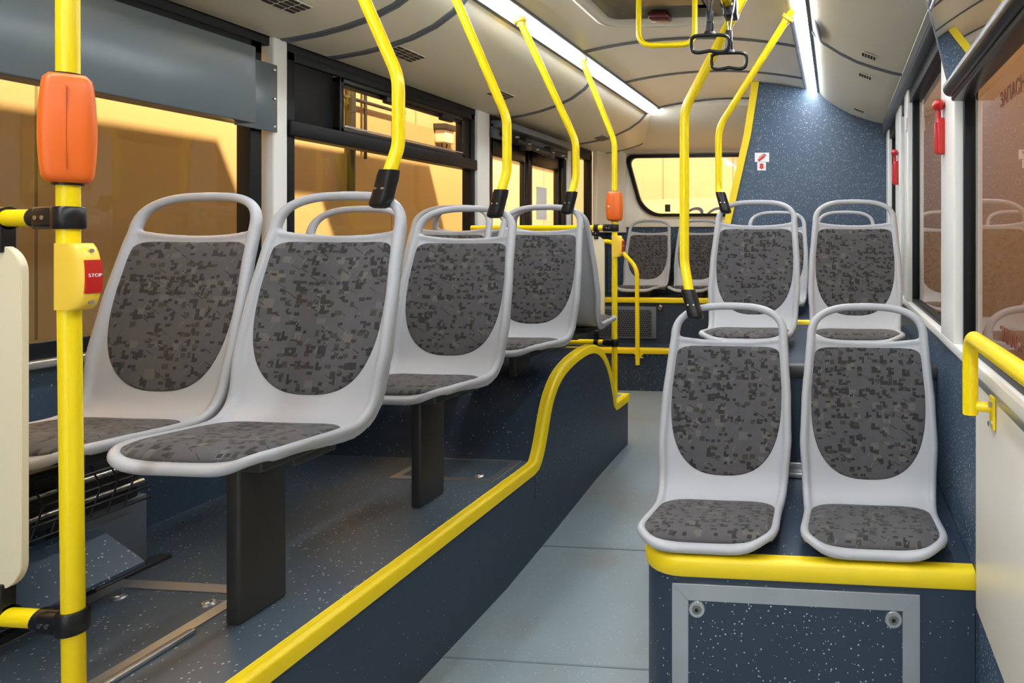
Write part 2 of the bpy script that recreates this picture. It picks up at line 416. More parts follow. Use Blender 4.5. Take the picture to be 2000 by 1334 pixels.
m.box((XL + .02, 3.95, .57), (XL + .07, 4.02, .65), .006); m.box((XL + .02, 4.3, .56), (XL + .07, 4.37, .64), .006); m.build('linkage', DARK, op)
for y, z in ((3.83, .63), (3.985, .61), (4.1, .59), (4.335, .60), (4.5, .6), (4.56, .585)):
    m = MB(); m.tube([(XL + .065, y, z), (XL + .08, y, z)], [.011, .006], 10); m.build('bolt', STEEL, op)
pillar('trim_4', XL - .07, XL + .012, 4.72, 4.79, -.33, .71)
w = MB(); frame(w, XL - .06, XL - .004, 4.80, 5.25, .05, .70, .05); w3 = w.build('window_3', GASK, kind='structure'); pane(XL - .04, 4.83, 5.22, .08, .67, w3)
pt = MB().box((XL - .036, 4.30, .13), (XL - .030, 4.45, .36)).build('notice_sheet', PAPER); tag(pt, 'blank pale sheet stuck on the rear door glass', 'notice')

# ------------------------------------------------------------------ wall_rear
wr = MB(); wr.box((XL - .07, YR, -1.3), (XR + .1, YR + .07, .12)); wrear = wr.build('wall_rear', BLUE, kind='structure')
def rrect(x0, x1, z0, z1, r, n=6, r2=None):
    pts = []
    r2 = r2 or (r, r, r, r)
    for (cx, cz, a0), q in zip(((x1, z1, 0), (x0, z1, 90), (x0, z0, 180), (x1, z0, 270)), r2):
        sx = -1 if cx == x1 else 1; sz = -1 if cz == z1 else 1
        for k in range(n + 1):
            a = R(a0 + 90 * k / n); pts.append((cx + sx * q + q * cos(a), cz + sz * q + q * sin(a)))
    return pts
wx0, wx1, wz0, wz1 = -1.86, -.30, .22, .72
def wpoly(g):   # rear window outline: lower corner slants inward
    P = rrect(wx0 - g, wx1 + g, wz0 - g, wz1 + g, .07, 6, (.07, .07, .16, .16))
    return [(x + (.14 * (wz1 - z) / .5 if x < -1 else 0), z) for x, z in P]
o_, i_ = wpoly(.03), wpoly(0)
# cream cap round the window: ring mesh from outer rectangle to the window outline
m = MB(); n = len(o_); cx, cz = (wx0 + wx1) / 2, (wz0 + wz1) / 2
def outer(p):
    x, z = p; dx, dz = x - cx, z - cz; t = min(((XL - cx) / dx) if dx < 0 else ((XR - cx) / dx) if dx > 0 else 99, ((1.15 - cz) / dz) if dz > 0 else ((.10 - cz) / dz) if dz < 0 else 99)
    return (cx + dx * t, cz + dz * t)
pts_in = o_
big = [outer(p) for p in pts_in]
# add exact corners by snapping the nearest outline points
for c in ((XL, 1.15), (XR, 1.15), (XL, .10), (XR, .10)):
    k = min(range(n), key=lambda i: (big[i][0] - c[0]) ** 2 + (big[i][1] - c[1]) ** 2); big[k] = c
m.loft([[(x, YR - .02, z) for x, z in big], [(lerp(x, a, .72), YR - .02, lerp(z, b, .72)) for (x, z), (a, b) in zip(big, o_)], [(x, YR + .04, z) for x, z in o_]], True)
m.loft([[(x, YR + .06, z) for x, z in big], [(x, YR + .06, z) for x, z in o_]], True)
m.build('wall_rear_cap', CREAM, wrear, sharp=50)
m = MB(); m.loft([[(x, y, z) for x, z in ring] for y, ring in ((YR + .02, o_), (YR - .005, o_), (YR - .005, i_), (YR + .03, i_), (YR + .03, o_))], True)
wn = m.build('window_4', GASK, kind='structure', sharp=50)
m = MB(); m.prism(wpoly(.005), 'y', YR + .02, YR + .024); m.build('pane', GL, wn)
m = MB(); m.box((-1.52, YR - .03, .235), (-1.475, YR - .006, .30), .004); tag(m.build('window_latch', DARK), 'small dark latch at the bottom of the rear window', 'latch')
# bulging upper shelf of the rear cap, and left corner column
prof = [(4.87, 1.02), (4.93, .97), (5.1, .90), (5.35, .83), (5.52, .79), (5.58, .775), (5.60, .76)]
def shelf(m, xa, xb):
    loop = prof + [(5.62, .76), (5.62, 1.16), (4.87, 1.16)]
    m.loft([[(x, y, z) for y, z in loop] for x in (xa, xb)], True, True, True)
m = MB(); shelf(m, -1.98, XR); m.build('rear_shelf', CREAM, wrear, sharp=35)
m = MB(); m.prism([(XL, 5.25), (XL + .04, 5.25), (XL + .055, 5.40), (XL + .10, 5.56), (XL + .17, 5.60), (XL + .17, YR), (XL, YR)], 'z', .05, 1.0); m.build('corner_column', CREAM, wrear, sharp=50)
m = MB(); m.tube([(-1.79, YR - .045, .15), (-1.79, YR - .02, .15)], .02); tag(m.build('round_plug', CEIL), 'small round cream plug beneath the left end of the rear window', 'plug')

# ------------------------------------------------------------------ ceiling
def zc(x): return 1.005 + .065 * (1 - ((x + .785) / .6) ** 2)
cprof = [(x, zc(x)) for x in [-1.375 + i * (1.18 / 20) for i in range(21)]]
m = MB(); m.sheet(cprof, -3.2, 5.0, .015); ceil = m.build('ceiling', CEIL, kind='structure')
CVL = [(-1.455, .985), (-1.475, .955), (-1.52, .905), (-1.60, .85), (-1.70, .805), (-1.80, .775), (-1.90, .753), (-2.0, .738), (-2.05, .733)]
CVR = [(-.125, .995), (-.105, .965), (-.06, .92), (.02, .868), (.10, .826), (.18, .797), (.26, .772), (.305, .762)]
m = MB(); m.sheet(CVL, -3.2, 5.42, .015); m.build('ceiling_cove_left', COVE, ceil)
m = MB(); m.sheet(CVR, -3.2, 4.32, .015); m.build('ceiling_cove_right', COVE, ceil)
m = MB(); m.box((-2.2, -3.2, 1.20), (.5, YR + .1, 1.24)); m.box((XR, -3.2, .76), (.5, YR + .1, 1.2)); m.build('roof_plate', COVE, ceil)
# ribs
def rib(prof, y, w, name, i):
    off = []
    for k, p in enumerate(prof):
        a = Vector(prof[max(0, k - 1)]); b = Vector(prof[min(len(prof) - 1, k + 1)]); d = (b - a).normalized(); nn = Vector((-d.y, d.x))
        if nn.y > 0: nn = -nn
        off.append((p[0] + nn.x * .005, p[1] + nn.y * .005))
    m = MB(); m.loft([[(p[0], yy, p[1] + .002) for p in prof] if e else [(p[0], yy, p[1]) for p in off] for yy, e in ((y, 1), (y + w * .15, 0), (y + w * .42, 0), (y + w * .5, 1), (y + w * .58, 0), (y + w * .85, 0), (y + w, 1))])
    m.build('trim_%d' % i, RIB, kind='structure', sharp=80)
ti = 5
for y in (.6, 1.5, 2.18, 2.41, 3.74, 4.83): rib(CVL, y, .042, 'rib', ti); ti += 1
rib(CVL, 5.40, .02, 'rib', ti); ti += 1
for y in (1.2, 3.0): rib(CVR, y, .042, 'rib', ti); ti += 1
for y in (3.34, 4.02, 4.82): rib(cprof, y, .042, 'rib', ti); ti += 1
# LED strips with edge trims
def led(xa, za, xb, zb, y0, y1, lab):
    t = thing('ceiling_light', lab, 'light', ((xa + xb) / 2, (y0 + y1) / 2, min(za, zb)), 'long LED ceiling lights')
    m = MB(); n = 6; top = [(lerp(xa, xb, i / n), lerp(za, zb, i / n) - .016 * sin(pi * i / n)) for i in range(n + 1)]
    loop = top + [(xb, zb + .02), (xa, za + .02)]
    m.loft([[(x, y, z) for x, z in loop] for y in (y0, y1)], True, True); m.build('diffuser', LED, t)
    m = MB(); m.box((xa - .018, y0, za - .012), (xa + .006, y1, za + .014), .003); m.box((xb - .006, y0, zb - .012), (xb + .018, y1, zb + .014), .003); m.build('edge_profile', RIB, t)
led(-1.452, .975, -1.375, 1.008, -3.0, 4.86, 'long bright LED ceiling light over the left seats')
led(-.195, 1.008, -.122, .985, -3.0, 4.29, 'long bright LED ceiling light ending at the blue rear partition')
# vents
def vent(x, y, z, sx, sy, slope, rows, cols, lab, grp):
    Mx = Matrix.Translation((x, y, z)) @ Matrix.Rotation(slope, 4, 'Y')
    t = thing('air_vent', lab, 'vent', (x, y, z - .004), grp)
    m = MB(); m.box((-sx / 2, -sy / 2, -.004), (sx / 2, sy / 2, 0)); 
    m.v = [Mx @ v for v in m.v]; m.build('vent_plate', COVE, t)
    m = MB()
    for i in range(rows):
        for j in range(cols):
            px = -sx / 2 + sx * (i + .5) / rows; py = -sy / 2 + sy * (j + .5) / cols
            m.box((px - sx * .33 / rows, py - sy * .4 / cols, -.0062), (px + sx * .33 / rows, py + sy * .4 / cols, -.003))
    m.v = [Mx @ v for v in m.v]; m.build('vent_slots', DARK, t)
for y, l in ((1.93, 'slotted vent in left ceiling cove nearest the camera'), (2.53, 'slotted vent in left ceiling cove beside the first yellow pole'),
             (3.3, 'slotted vent in left ceiling cove behind the second yellow pole'), (4.8, 'slotted vent at the far end of the left ceiling cove')):
    vent(-1.8, y, .7735, .075, .17, R(-14), 4, 4, l, 'vents in the left cove')
for y, l in ((2.85, 'small square grille in right cove, nearest of three'), (3.2, 'small square grille in right cove, middle of three'), (4.05, 'small square grille in right cove, farthest of three')):
    vent(.145, y, .806, .066, .05, R(22), 5, 5, l, 'square grilles in the right cove')
# oval speaker cover on the right rib
m = MB()
for k in range(9):
    pass
rows = []
for i in range(9):
    a = i / 8 * pi; w_ = sin(a) * .03 + .001; yy = 2.93 - .13 * cos(a) * -1 - .06
    rows.append([(-.085 + w_ * cos(b) * .6, yy - .0, .94 + w_ * cos(b) * -.9 - .012 - abs(sin(b)) * .012 * sin(a)) for b in [2 * pi * k / 16 for k in range(16)]])
m.loft(rows, True, True); tag(m.build('speaker_cover', DBLUE), 'dark oval cover beside the right ceiling light', 'speaker')
# roof hatch
h = thing('roof_hatch', 'grey roof hatch recessed in the ceiling with rounded corners', 'roof hatch', (-.79, 2.6, 1.0))
def ringxy(g, r, z): return [(x, y, z) for x, y in rrect(-1.09 - g, -.46 + g, 2.0 - g, 2.97 + g, r + g)]
m = MB(); m.loft([ringxy(.03, .09, 1.05), ringxy(.02, .09, 1.005), ringxy(.0, .09, .998), ringxy(-.02, .09, 1.01), ringxy(-.05, .08, 1.05)], True); m.build('hatch_frame', CEIL, h, sharp=60)
m = MB(); m.loft([ringxy(-.03, .08, 1.03), ringxy(-.07, .07, 1.022), ringxy(-.12, .06, 1.04)], True); m.add(ringxy(-.12, .06, 1.04), [tuple(range(28))]); m.build('hatch_lid', HATCH, h, sharp=60)
m = MB(); m.box((-.98, 2.1, 1.012), (-.57, 2.74, 1.03), .006); m.build('inner_seal', BLK, h)
m = MB(); m.box((-.85, 2.83, .994), (-.755, 2.90, 1.03), .01); m.build('release_lens', MAR, h, label='maroon release cover')

# ------------------------------------------------------------------ rear podium, steps
rp = thing('rear_step', 'low blue speckled step before the rear seats with yellow nosing', 'step', (-1.3, 4.85, -1.144))
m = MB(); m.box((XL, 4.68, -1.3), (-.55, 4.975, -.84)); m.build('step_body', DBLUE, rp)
m = MB(); m.box((XL, 4.66, -.866), (-.55, 4.73, -.826), .008); m.build('nosing', YTR, rp)
r2 = thing('rear_seat_podium', 'high blue speckled podium carrying the rear seats, with black grille', 'podium', (-1.3, 5.3, -.84))
m = MB(); m.box((XL, 4.98, -1.3), (-.35, YR - .003, -.49)); m.build('podium_body', DBLUE, r2)
m = MB(); m.box((XL, 4.955, -.515), (-.35, 5.03, -.475), .008); m.build('nosing', YTR, r2)
m = MB(); frame(m, -1.92, -1.92, 0, 0, 0, 0, 0) if False else None
gx0, gx1, gz0, gz1 = -1.92, -1.42, -.80, -.545
m.box((gx0, 4.962, gz0), (gx1, 4.985, gz1), .006); gp = m.build('grille_plate', RIB, r2)
m = MB()
for i in range(22):
    for j in range(13):
        x = gx0 + .04 + (i + (.5 if j % 2 else 0)) * .0195; z = gz0 + .025 + j * .0165
        m.prism([(x + .0075 * cos(a), z + .0055 * sin(a)) for a in [pi / 3 * k for k in range(6)]], 'y', 4.958, 4.9635)
m.build('grille_holes', BLK, gp)
m = MB(); m.box((-1.40, 4.95, -.57), (-1.37, 4.982, -.53), .003, Matrix.Rotation(.5, 3, 'Y'), (-1.385, 4.96, -.55)); m.build('hook', STEEL, gp)

# ------------------------------------------------------------------ left platform + wheel arch
lp = thing('left_seat_platform', 'raised dark blue platform under the left seats with yellow edge rising over the wheel arch', 'platform', (-1.6, 1.5, -1.23))
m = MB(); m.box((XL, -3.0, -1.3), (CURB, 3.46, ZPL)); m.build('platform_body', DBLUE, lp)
m = MB(); m.box((XL, -3.0, ZPL), (CURB - .02, 2.45, ZPL + .003)); m.build('platform_floor', PLAT, lp)
arch = [(2.36, -.87), (2.385, -.845), (2.42, -.78), (2.447, -.70), (2.48, -.635), (2.55, -.565), (2.65, -.530), (2.78, -.508), (2.90, -.502), (2.98, -.512), (3.06, -.545), (3.13, -.60), (3.19, -.68), (3.235, -.77), (3.265, -.86)]
ap = [arch[0]]
for a, b in zip(arch, arch[1:]):
    for k in range(1, 4): ap.append((lerp(a[0], b[0], k / 3), lerp(a[1], b[1], k / 3)))
def smooth(p, n=4):
    for _ in range(n): p = [p[0]] + [((p[i - 1][0] + 2 * p[i][0] + p[i + 1][0]) / 4, (p[i - 1][1] + 2 * p[i][1] + p[i + 1][1]) / 4) for i in range(1, len(p) - 1)] + [p[-1]]
    return p
ap = smooth(ap)
m = MB(); m.prism([(y, z - .012) for y, z in ap] + [(3.265, -1.0), (2.36, -1.0)], 'x', XL, CURB + .002); m.build('wheel_arch', DBLUE, lp, sharp=25)
# nosing: L-profile following floor edge, arch, little step
path = [(-3.0, ZPL), (2.34, ZPL)] + ap[1:] + [(3.27, -.866), (3.30, -.868), (3.46, -.868)]
dense = []
for a, b in zip(path, path[1:]): dense.append(a)
dense.append(path[-1])
m = MB(); rows = []
for i, p in enumerate(dense):
    a = Vector(dense[max(0, i - 1)]); b = Vector(dense[min(len(dense) - 1, i + 1)]); d = (b - a).normalized(); nn = Vector((-d.y, d.x))
    def q(x, h): return (x, p[0] + nn.x * h, p[1] + nn.y * h)
    prof_ = [(CURB - .031, .001), (CURB - .031, .004), (CURB - .028, .005), (CURB - .027, .004), (CURB - .020, .005), (CURB - .017, .004), (CURB - .010, .0055), (CURB - .003, .005), (CURB + .004, .001), (CURB + .007, -.004), (CURB + .007, -.036), (CURB + .003, -.038), (CURB - .02, -.02)]
    rows.append([q(x, h) for x, h in prof_])
m.loft(rows, True, True); m.build('nosing', YTR, lp, sharp=50)
m = MB(); m.box((CURB - .25, 3.445, -.897), (CURB + .01, 3.47, -.861), .005); m.build('nosing', YTR, lp)
m = MB(); m.box((XL, 3.27, -.8665), (CURB - .028, 3.446, -.8625)); m.build('step_tread', FLOOR, lp)
# metal framed floor hatches
def hatchframe(x0, x1, y0, y1, z, w, parent, screws):
    m = MB()
    m.prism([(x0, y0), (x1, y0), (x1 - w, y0 + w), (x0 + w, y0 + w)], 'z', z, z + .003); m.prism([(x0, y1), (x1, y1), (x1 - w, y1 - w), (x0 + w, y1 - w)], 'z', z, z + .003)
    m.prism([(x0, y0), (x0, y1), (x0 + w, y1 - w), (x0 + w, y0 + w)], 'z', z, z + .003); m.prism([(x1, y0), (x1, y1), (x1 - w, y1 - w), (x1 - w, y0 + w)], 'z', z, z + .003)
    hf = m.build('hatch_frame', ALU, parent)
    for x, y in screws:
        m = MB(); m.tube([(x, y, z), (x, y, z + .004)], [.017, .013], 24); m.build('washer', ALU, hf)
        m = MB(); m.tube([(x, y, z + .003), (x, y, z + .007)], [.009, .007], 6); m.build('screw', STEEL, hf)
hatchframe(-1.60, -1.33 + .12, 2.16, 2.40, ZPL + .003, .03, lp, [(-1.555, 2.345), (-1.29, 2.215)])
hatchframe(-1.79, -1.41, -.2, 1.46, ZPL + .003, .034, lp, [(-1.716, 1.389), (-1.476, 1.385)])
m = MB(); m.box((-1.409, .2, ZPL + .003), (-1.392, 1.28, ZPL + .013), .003); m.build('edge_strip', ALU, lp)

# heater box and flap at the left foot
hb = thing('floor_heater', 'black wire grille heater on the platform under the left window seat', 'heater', (-1.9, 1.2, ZPL))
m = MB(); m.box((XL + .02, .5, -.68), (-1.83, 1.53, -.54), .006); m.build('housing', DARK, hb)
m = MB()
for i in range(26):
    y = .52 + i * .038
    m.tube([(-1.80, y, -.68), (-1.795, y + .02, -.61), (-1.80, y, -.545)], .0022, 6)
for z in (-.68, -.65, -.61, -.57, -.545): m.tube([(-1.797, .5, z), (-1.797, 1.53, z)], .003, 6)
m.build('wire_grille', BLK, hb)
m = MB(); 
for z in (-.64, -.59): m.tube([(-1.82, .5, z), (-1.82, 1.53, z)], .008, 10)
m.build('pipes', STEEL, hb)
m = MB(); m.box((-1.93, 1.40, ZPL), (-1.83, 1.55, -.68), .004); m.build('support', RIB, hb)
m = MB(); m.box((-1.83, 1.40, ZPL + .002), (-1.79, 1.58, ZPL + .012), .003); m.build('foot_bracket', LEG, hb)
fp = MB(); fp.prism([(-1.86, -.715), (-1.845, -.710), (-1.72, -.785), (-1.70, -.798), (-1.70, -.806), (-1.725, -.798), (-1.86, -.725)], 'y', .55, 1.435); fp.box((-1.86, .55, ZPL), (-1.85, 1.435, -.72))
tag(fp.build('floor_flap', BLUE), 'slanted blue sheet flap on the platform before the heater', 'flap')

# ------------------------------------------------------------------ right podiums
def podium(name, lab, y0, y1, z0, z1, xl, rc=.09, nose=None):
    t = thing(name, lab, 'podium', ((xl + XR) / 2, (y0 + y1) / 2, z0))
    def outl(g):
        pts = [(XR - .002, y1), (XR - .002, y0 - g)]
        for k in range(9):
            a = pi * 1.5 - k / 8 * pi / 2; pts.append((xl + rc + (rc + g) * cos(a), y0 + rc + (rc + g) * sin(a)))
        pts.append((xl - g, y1)); return pts
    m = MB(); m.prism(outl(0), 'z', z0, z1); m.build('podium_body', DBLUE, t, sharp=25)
    ring_o, ring_i = outl(.008)[1:], outl(-.035)[1:]
    rows = []
    for (a, b), (c, d) in zip(ring_o, ring_i):
        rows.append([(lerp(a, c, .05), lerp(b, d, .05), z1 - .040), (a, b, z1 - .036), (a, b, z1 - .002), (lerp(a, c, .15), lerp(b, d, .15), z1 + .006), (lerp(a, c, .5), lerp(b, d, .5), z1 + .0065), (c, d, z1 + .005), (c, d, z1 - .002)])
    m = MB(); m.loft(rows, False, True); m.build('nosing', nose or YTR, t, sharp=50)
    return t
p1 = podium('front_seat_podium', 'blue speckled podium with metal framed access panel under the front right seats', 1.60, 2.198, -1.232, -.818, -.508, .12)
m = MB(); m.box((-.39, 1.592, -1.21), (.235, 1.597, -.878))
m = MB(); fy = 1.594; fx0, fx1, fz0, fz1, fw = -.415, .205, -1.225, -.876, .042
for P in ([(fx0, fz0), (fx1, fz0), (fx1 - fw, fz0 + fw), (fx0 + fw, fz0 + fw)], [(fx0, fz1), (fx1, fz1), (fx1 - fw, fz1 - fw), (fx0 + fw, fz1 - fw)],
          [(fx0, fz0), (fx0, fz1), (fx0 + fw, fz1 - fw), (fx0 + fw, fz0 + fw)], [(fx1, fz0), (fx1, fz1), (fx1 - fw, fz1 - fw), (fx1 - fw, fz0 + fw)]):
    m.prism(P, 'y', fy, fy + .006, .001)
af = m.build('panel_frame', ALU, p1)
m = MB(); m.box((fx0 + fw, 1.5955, fz0 + fw), (fx1 - fw, 1.602, fz1 - fw)); m.build('access_panel', DBLUE, p1)
for x in (fx0 + fw + .022, fx1 - fw - .022):
    for z in (fz1 - fw - .022, fz0 + fw + .016):
        m = MB(); m.tube([(x, 1.5955, z), (x, 1.593, z)], [.021, .0195], 32); wsh = m.build('washer', ALU, af)
        m = MB(); m.tube([(x, 1.5935, z), (x, 1.591, z)], [.0125, .0115], 24); sc_ = m.build('screw', BOLT, af); m = MB(); m.tube([(x, 1.5925, z), (x, 1.5905, z)], [.0055, .0055], 6); m.v and None; m.build('screw', BLK, af)
p2 = podium('middle_seat_podium', 'blue podium under the second right seat pair, behind the front pair', 2.2, 3.25, -.82, -.44, -.50, nose=LEG)
m = MB(); m.box((-.3, 2.17, -.815), (.2, 2.2, -.80), .002); m.box((-.3, 2.188, -.80), (.2, 2.198, -.77), .002); m.build('base_strip', ALU, p2)
MB().box((-.50, 2.2, -1.232), (XR - .002, 4.25, -.822)).build('lower_body', DBLUE, p2)
p3 = podium('tower_seat_podium', 'blue podium with yellow edge under the seats against the blue partition', 3.45, 4.29, -.82, -.45, -.52)
m = MB(); cpts = fillet([(-.36, 4.92, -.467), (-.72, 4.5, -.467) , (-.72, 4.2, -.467), (-.54, 3.95, -.467)], .2); m.tube(cpts, .018, 10); tag(m.build('edge_trim', YTR), 'curved yellow edge trim between the rear podium and the right seats', 'trim')

# ------------------------------------------------------------------ right wall
w = MB(); w.box((XR, 1.575, -1.3), (XR + .07, 4.3, -.315)); w.box((XR, -3.2, -1.3), (XR + .07, 1.58, -.885)); wright = w.build('wall_right', BLUE, kind='structure')
m = MB(); m.box((XR - .006, -3.2, -.888), (XR + .07, 1.575, -.325), .003); m.build('wall_panel_white', LWHT, wright)
m = MB(); m.box((XR - .012, -3.2, -.325), (XR + .03, 4.3, -.297), .004); m.build('trim_30', WHT, kind='structure')
m = MB(); m.box((XR - .009, -3.2, -.345), (XR - .002, 1.56, -.327), .002); m.build('trim_31', ALU, kind='structure')
m = MB(); m.box((XR - .035, -3.2, .690), (XR + .03, 4.3, .765), .006); m.box((XR - .037, -3.2, .70), (XR - .034, 4.3, .703)); m.build('trim_32', RIB, kind='structure')
m = MB(); m.box((XR + .0, -3.2, .63), (XR + .07, 4.3, .70), .004); m.build('wall_right_top', GASK, wright)
pillar('trim_33', XR - .012, XR + .06, 1.83, 2.05, -.30, .70)
pillar('trim_34', XR - .010, XR + .06, 3.02, 3.16, -.30, .70)
pillar('trim_35', XR - .010, XR + .06, 3.36, 3.62, -.30, .70)
pillar('trim_36', XR - .010, XR + .06, 4.12, 4.28, -.30, .70)
def rwin(i, y0, y1):
    m = MB(); frame(m, XR + .012, XR + .05, y0, y1, -.30, .66, .02)
    w = m.build('window_%d' % i, GASK, kind='structure'); pane(XR + .03, y0 + .01, y1 - .01, -.29, .64, w, GLT); return w
w5 = rwin(5, -1.6, 1.825); w6 = rwin(6, 2.055, 3.015); w7 = rwin(7, 3.165, 3.355); w8 = rwin(8, 3.63, 4.11)
# hinged upper light, tilted inward
hw = thing('hinged_window', 'dark framed top window tilted open inward at the upper right', 'window', (XR - .02, 1.0, .38))
m = MB(); m.tube([(XR - .03, -1.5, .405), (XR - .03, 1.77, .405)], .022, 20); m.box((XR - .03, -1.5, .37), (XR + .02, 1.77, .40), .006); m.build('bottom_rail', BLK, hw)
rotm = Matrix.Rotation(R(-14), 3, 'Y'); pv = (XR - .03, 0, .42)
m = MB(); m.box((XR - .034, -1.5, .42), (XR - .028, 1.785, .70), 0, rotm, pv); m.build('tilted_pane', GLR, hw)
m = MB(); m.box((XR - .036, 1.783, .42), (XR - .026, 1.789, .705), .001, rotm, pv); m.build('pane_edge', RIB, hw)
# red text on the windows
def txt_right(words, z, size, lab):
    t = thing('exit_lettering', lab, 'lettering', (XR + .0265, 1.3, z - size / 2))
    for wd, y in words:
        M = Matrix.Translation((XR + .0265, y, z)) @ Matrix.Rotation(R(-90), 4, 'Z') @ Matrix.Rotation(R(90), 4, 'X')
        text(wd, 'word', DRED, size, M, t)
txt_right((('ЗАПАСНОЙ', 1.345), ('ВЫХОД', 1.12)), .305, .046, 'dark red emergency exit lettering high on the near right window')
txt_right((('ЗАПАСНОЙ', 1.345), ('ВЫХОД', 1.12)), -.215, .046, 'dark red emergency exit lettering low on the near right window behind the yellow rail')
m = MB(); m.box((XR - .014, 3.02, .50), (XR - .0105, 3.08, .56)) ; tag(m.build('paper_sticker', PAPER), 'small white paper sticker high on the far right window pillar', 'sticker')
# red hammers on pillars
def hammer(y, z, sc, lab):
    t = thing('emergency_hammer', lab, 'hammer', (XR - .03, y, z - .17 * sc), 'red emergency hammers')
    x = XR - .012
    m = MB(); m.box((x - .022, y - .018 * sc, z - .17 * sc), (x, y + .02 * sc, z - .045 * sc), .004); m.box((x - .03, y - .014 * sc, z - .165 * sc), (x - .02, y + .004 * sc, z - .06 * sc), .003); m.build('holder', RED, t)
    m = MB(); m.tube([(x - .017, y, z - .1 * sc), (x - .017, y, z - .02 * sc)], .009 * sc, 12); m.build('hammer_handle', RED, t)
    m = MB(); m.tube([(x - .017, y - .038 * sc, z), (x - .017, y - .030 * sc, z), (x - .017, y - .015 * sc, z), (x - .017, y, z), (x - .017, y + .015 * sc, z), (x - .017, y + .03 * sc, z), (x - .017, y + .036 * sc, z)], [.004, .012, .017, .018, .017, .012, .004], 18); m.build('hammer_head', RED, t)
hammer(1.99, .405, .88, 'red emergency hammer on the near white window pillar, larger one')
hammer(3.46, .455, 1.0, 'red emergency hammer on the far white window pillar, smaller one')
# grab handle on the wall
gh = thing('wall_grab_rail', 'yellow grab rail on the white wall panel at the right edge', 'handrail', (.30, 1.42, -.42))
m = MB(); m.tube(fillet([(.289, 1.415, -.380), (.289, 1.415, -.212), (.289, .2, -.205)], .05, 10), .0165, 24); m.build('rail', YEL, gh)
m = MB(); m.tube([(.289, 1.415, -.362), (XR - .008, 1.40, -.362)], .011, 16); m.box((XR - .0125, 1.375, -.405), (XR - .0065, 1.41, -.335), .004); mt = m.build('mount', YEL, gh)
for z in (-.352, -.392):
    m = MB(); m.tube([(XR - .0125, 1.387, z), (XR - .020, 1.387, z)], .006, 6); m.build('bolt', STEEL, mt)

# ------------------------------------------------------------------ blue partition tower in front of the engine bay
tw = thing('engine_partition', 'tall blue speckled partition with yellow slanted edge at the right rear', 'partition', (-.2, 4.4, -1.1))
m = MB(); pts = [(XR - .004, -.45), (XR - .004, .755), (.26, .775), (.18, .80), (.10, .83), (.02, .87), (-.06, .92), (-.12, .985), (-.2, 1.0)] + [(x, zc(x) - .006) for x in (-.25, -.35, -.45, -.52)] + [(-.545, 1.055), (-.60, .70), (-.68, .35), (-.76, .0), (-.85, -.45)]
m.prism(pts, 'y', 4.30, 4.36); m.build('partition_panel', BLUE, tw)
m = MB(); pe = [(-.545, 1.055), (-.60, .70), (-.68, .35), (-.76, .0), (-.85, -.45)]
m.loft([[(x - .022, 4.285, z), (x + .026, 4.285, z), (x + .026, 4.37, z), (x - .022, 4.37, z)] for x, z in pe], True, True); m.build('yellow_edge', YTR, tw)
def sticker(x0, x1, z0, z1, lab, kind):
    t = thing('sticker', lab, 'sticker', ((x0 + x1) / 2, 4.297, z0))
    MB().box((x0, 4.2975, z0), (x1, 4.2995, z1)).build('sticker_sheet', PAPER, t)
    cx, cz = (x0 + x1) / 2, (z0 + z1) / 2; w = x1 - x0; h = z1 - z0; m = MB()
    if kind == 'ext':
        a = R(38); 
        def T(p): return (cx + p[0] * cos(a) - p[1] * sin(a), cz - .004 + p[0] * sin(a) + p[1] * cos(a))
        m.prism([T(p) for p in rrect(-.032, .022, -.0085, .0085, .004)], 'y', 4.2955, 4.2975)
        m.prism([T(p) for p in [(.022, -.004), (.034, -.004), (.034, .004), (.022, .004)]], 'y', 4.2955, 4.2975)
        m.prism([T(p) for p in [(.024, .004), (.034, .004), (.026, .016), (-.014, .018), (-.014, .015), (.022, .012)]], 'y', 4.2955, 4.2975)
    else:
        m.prism([(cx - .012, z1 - .01), (cx + .012, z1 - .01), (cx + .012, cz - .008), (cx + .02, cz - .008), (cx, z0 + .008), (cx - .02, cz - .008), (cx - .012, cz - .008)], 'y', 4.2955, 4.2975)
    m.build('red_symbol', REDINK, t)
sticker(-.548, -.450, .515, .577, 'white sticker with red fire extinguisher on the blue partition', 'ext')
sticker(-.531, -.472, .457, .513, 'white sticker with red down arrow on the blue partition', 'arrow')

# ------------------------------------------------------------------ seats
PR = [(.0, -.03), (.004, -.012), (.02, -.002), (.07, .0), (.15, -.006), (.22, -.010), (.265, -.004), (.30, .018), (.322, .055), (.338, .11), (.358, .19), (.383, .29), (.410, .39), (.432, .46), (.448, .52), (.456, .555)]
def catmull(P, n=6):
    out = []
    for i in range(len(P) - 1):
        p0 = P[max(0, i - 1)]; p1_ = P[i]; p2_ = P[i + 1]; p3_ = P[min(len(P) - 1, i + 2)]
        for k in range(n):
            t = k / n
            out.append(tuple(.5 * ((2 * p1_[d]) + (-p0[d] + p2_[d]) * t + (2 * p0[d] - 5 * p1_[d] + 4 * p2_[d] - p3_[d]) * t * t + (-p0[d] + 3 * p1_[d] - 3 * p2_[d] + p3_[d]) * t ** 3) for d in (0, 1)))
    out.append(P[-1]); return out
PC = catmull(PR); AL = [0]
for a, b in zip(PC, PC[1:]): AL.append(AL[-1] + math.dist(a, b))
SL = AL[-1]
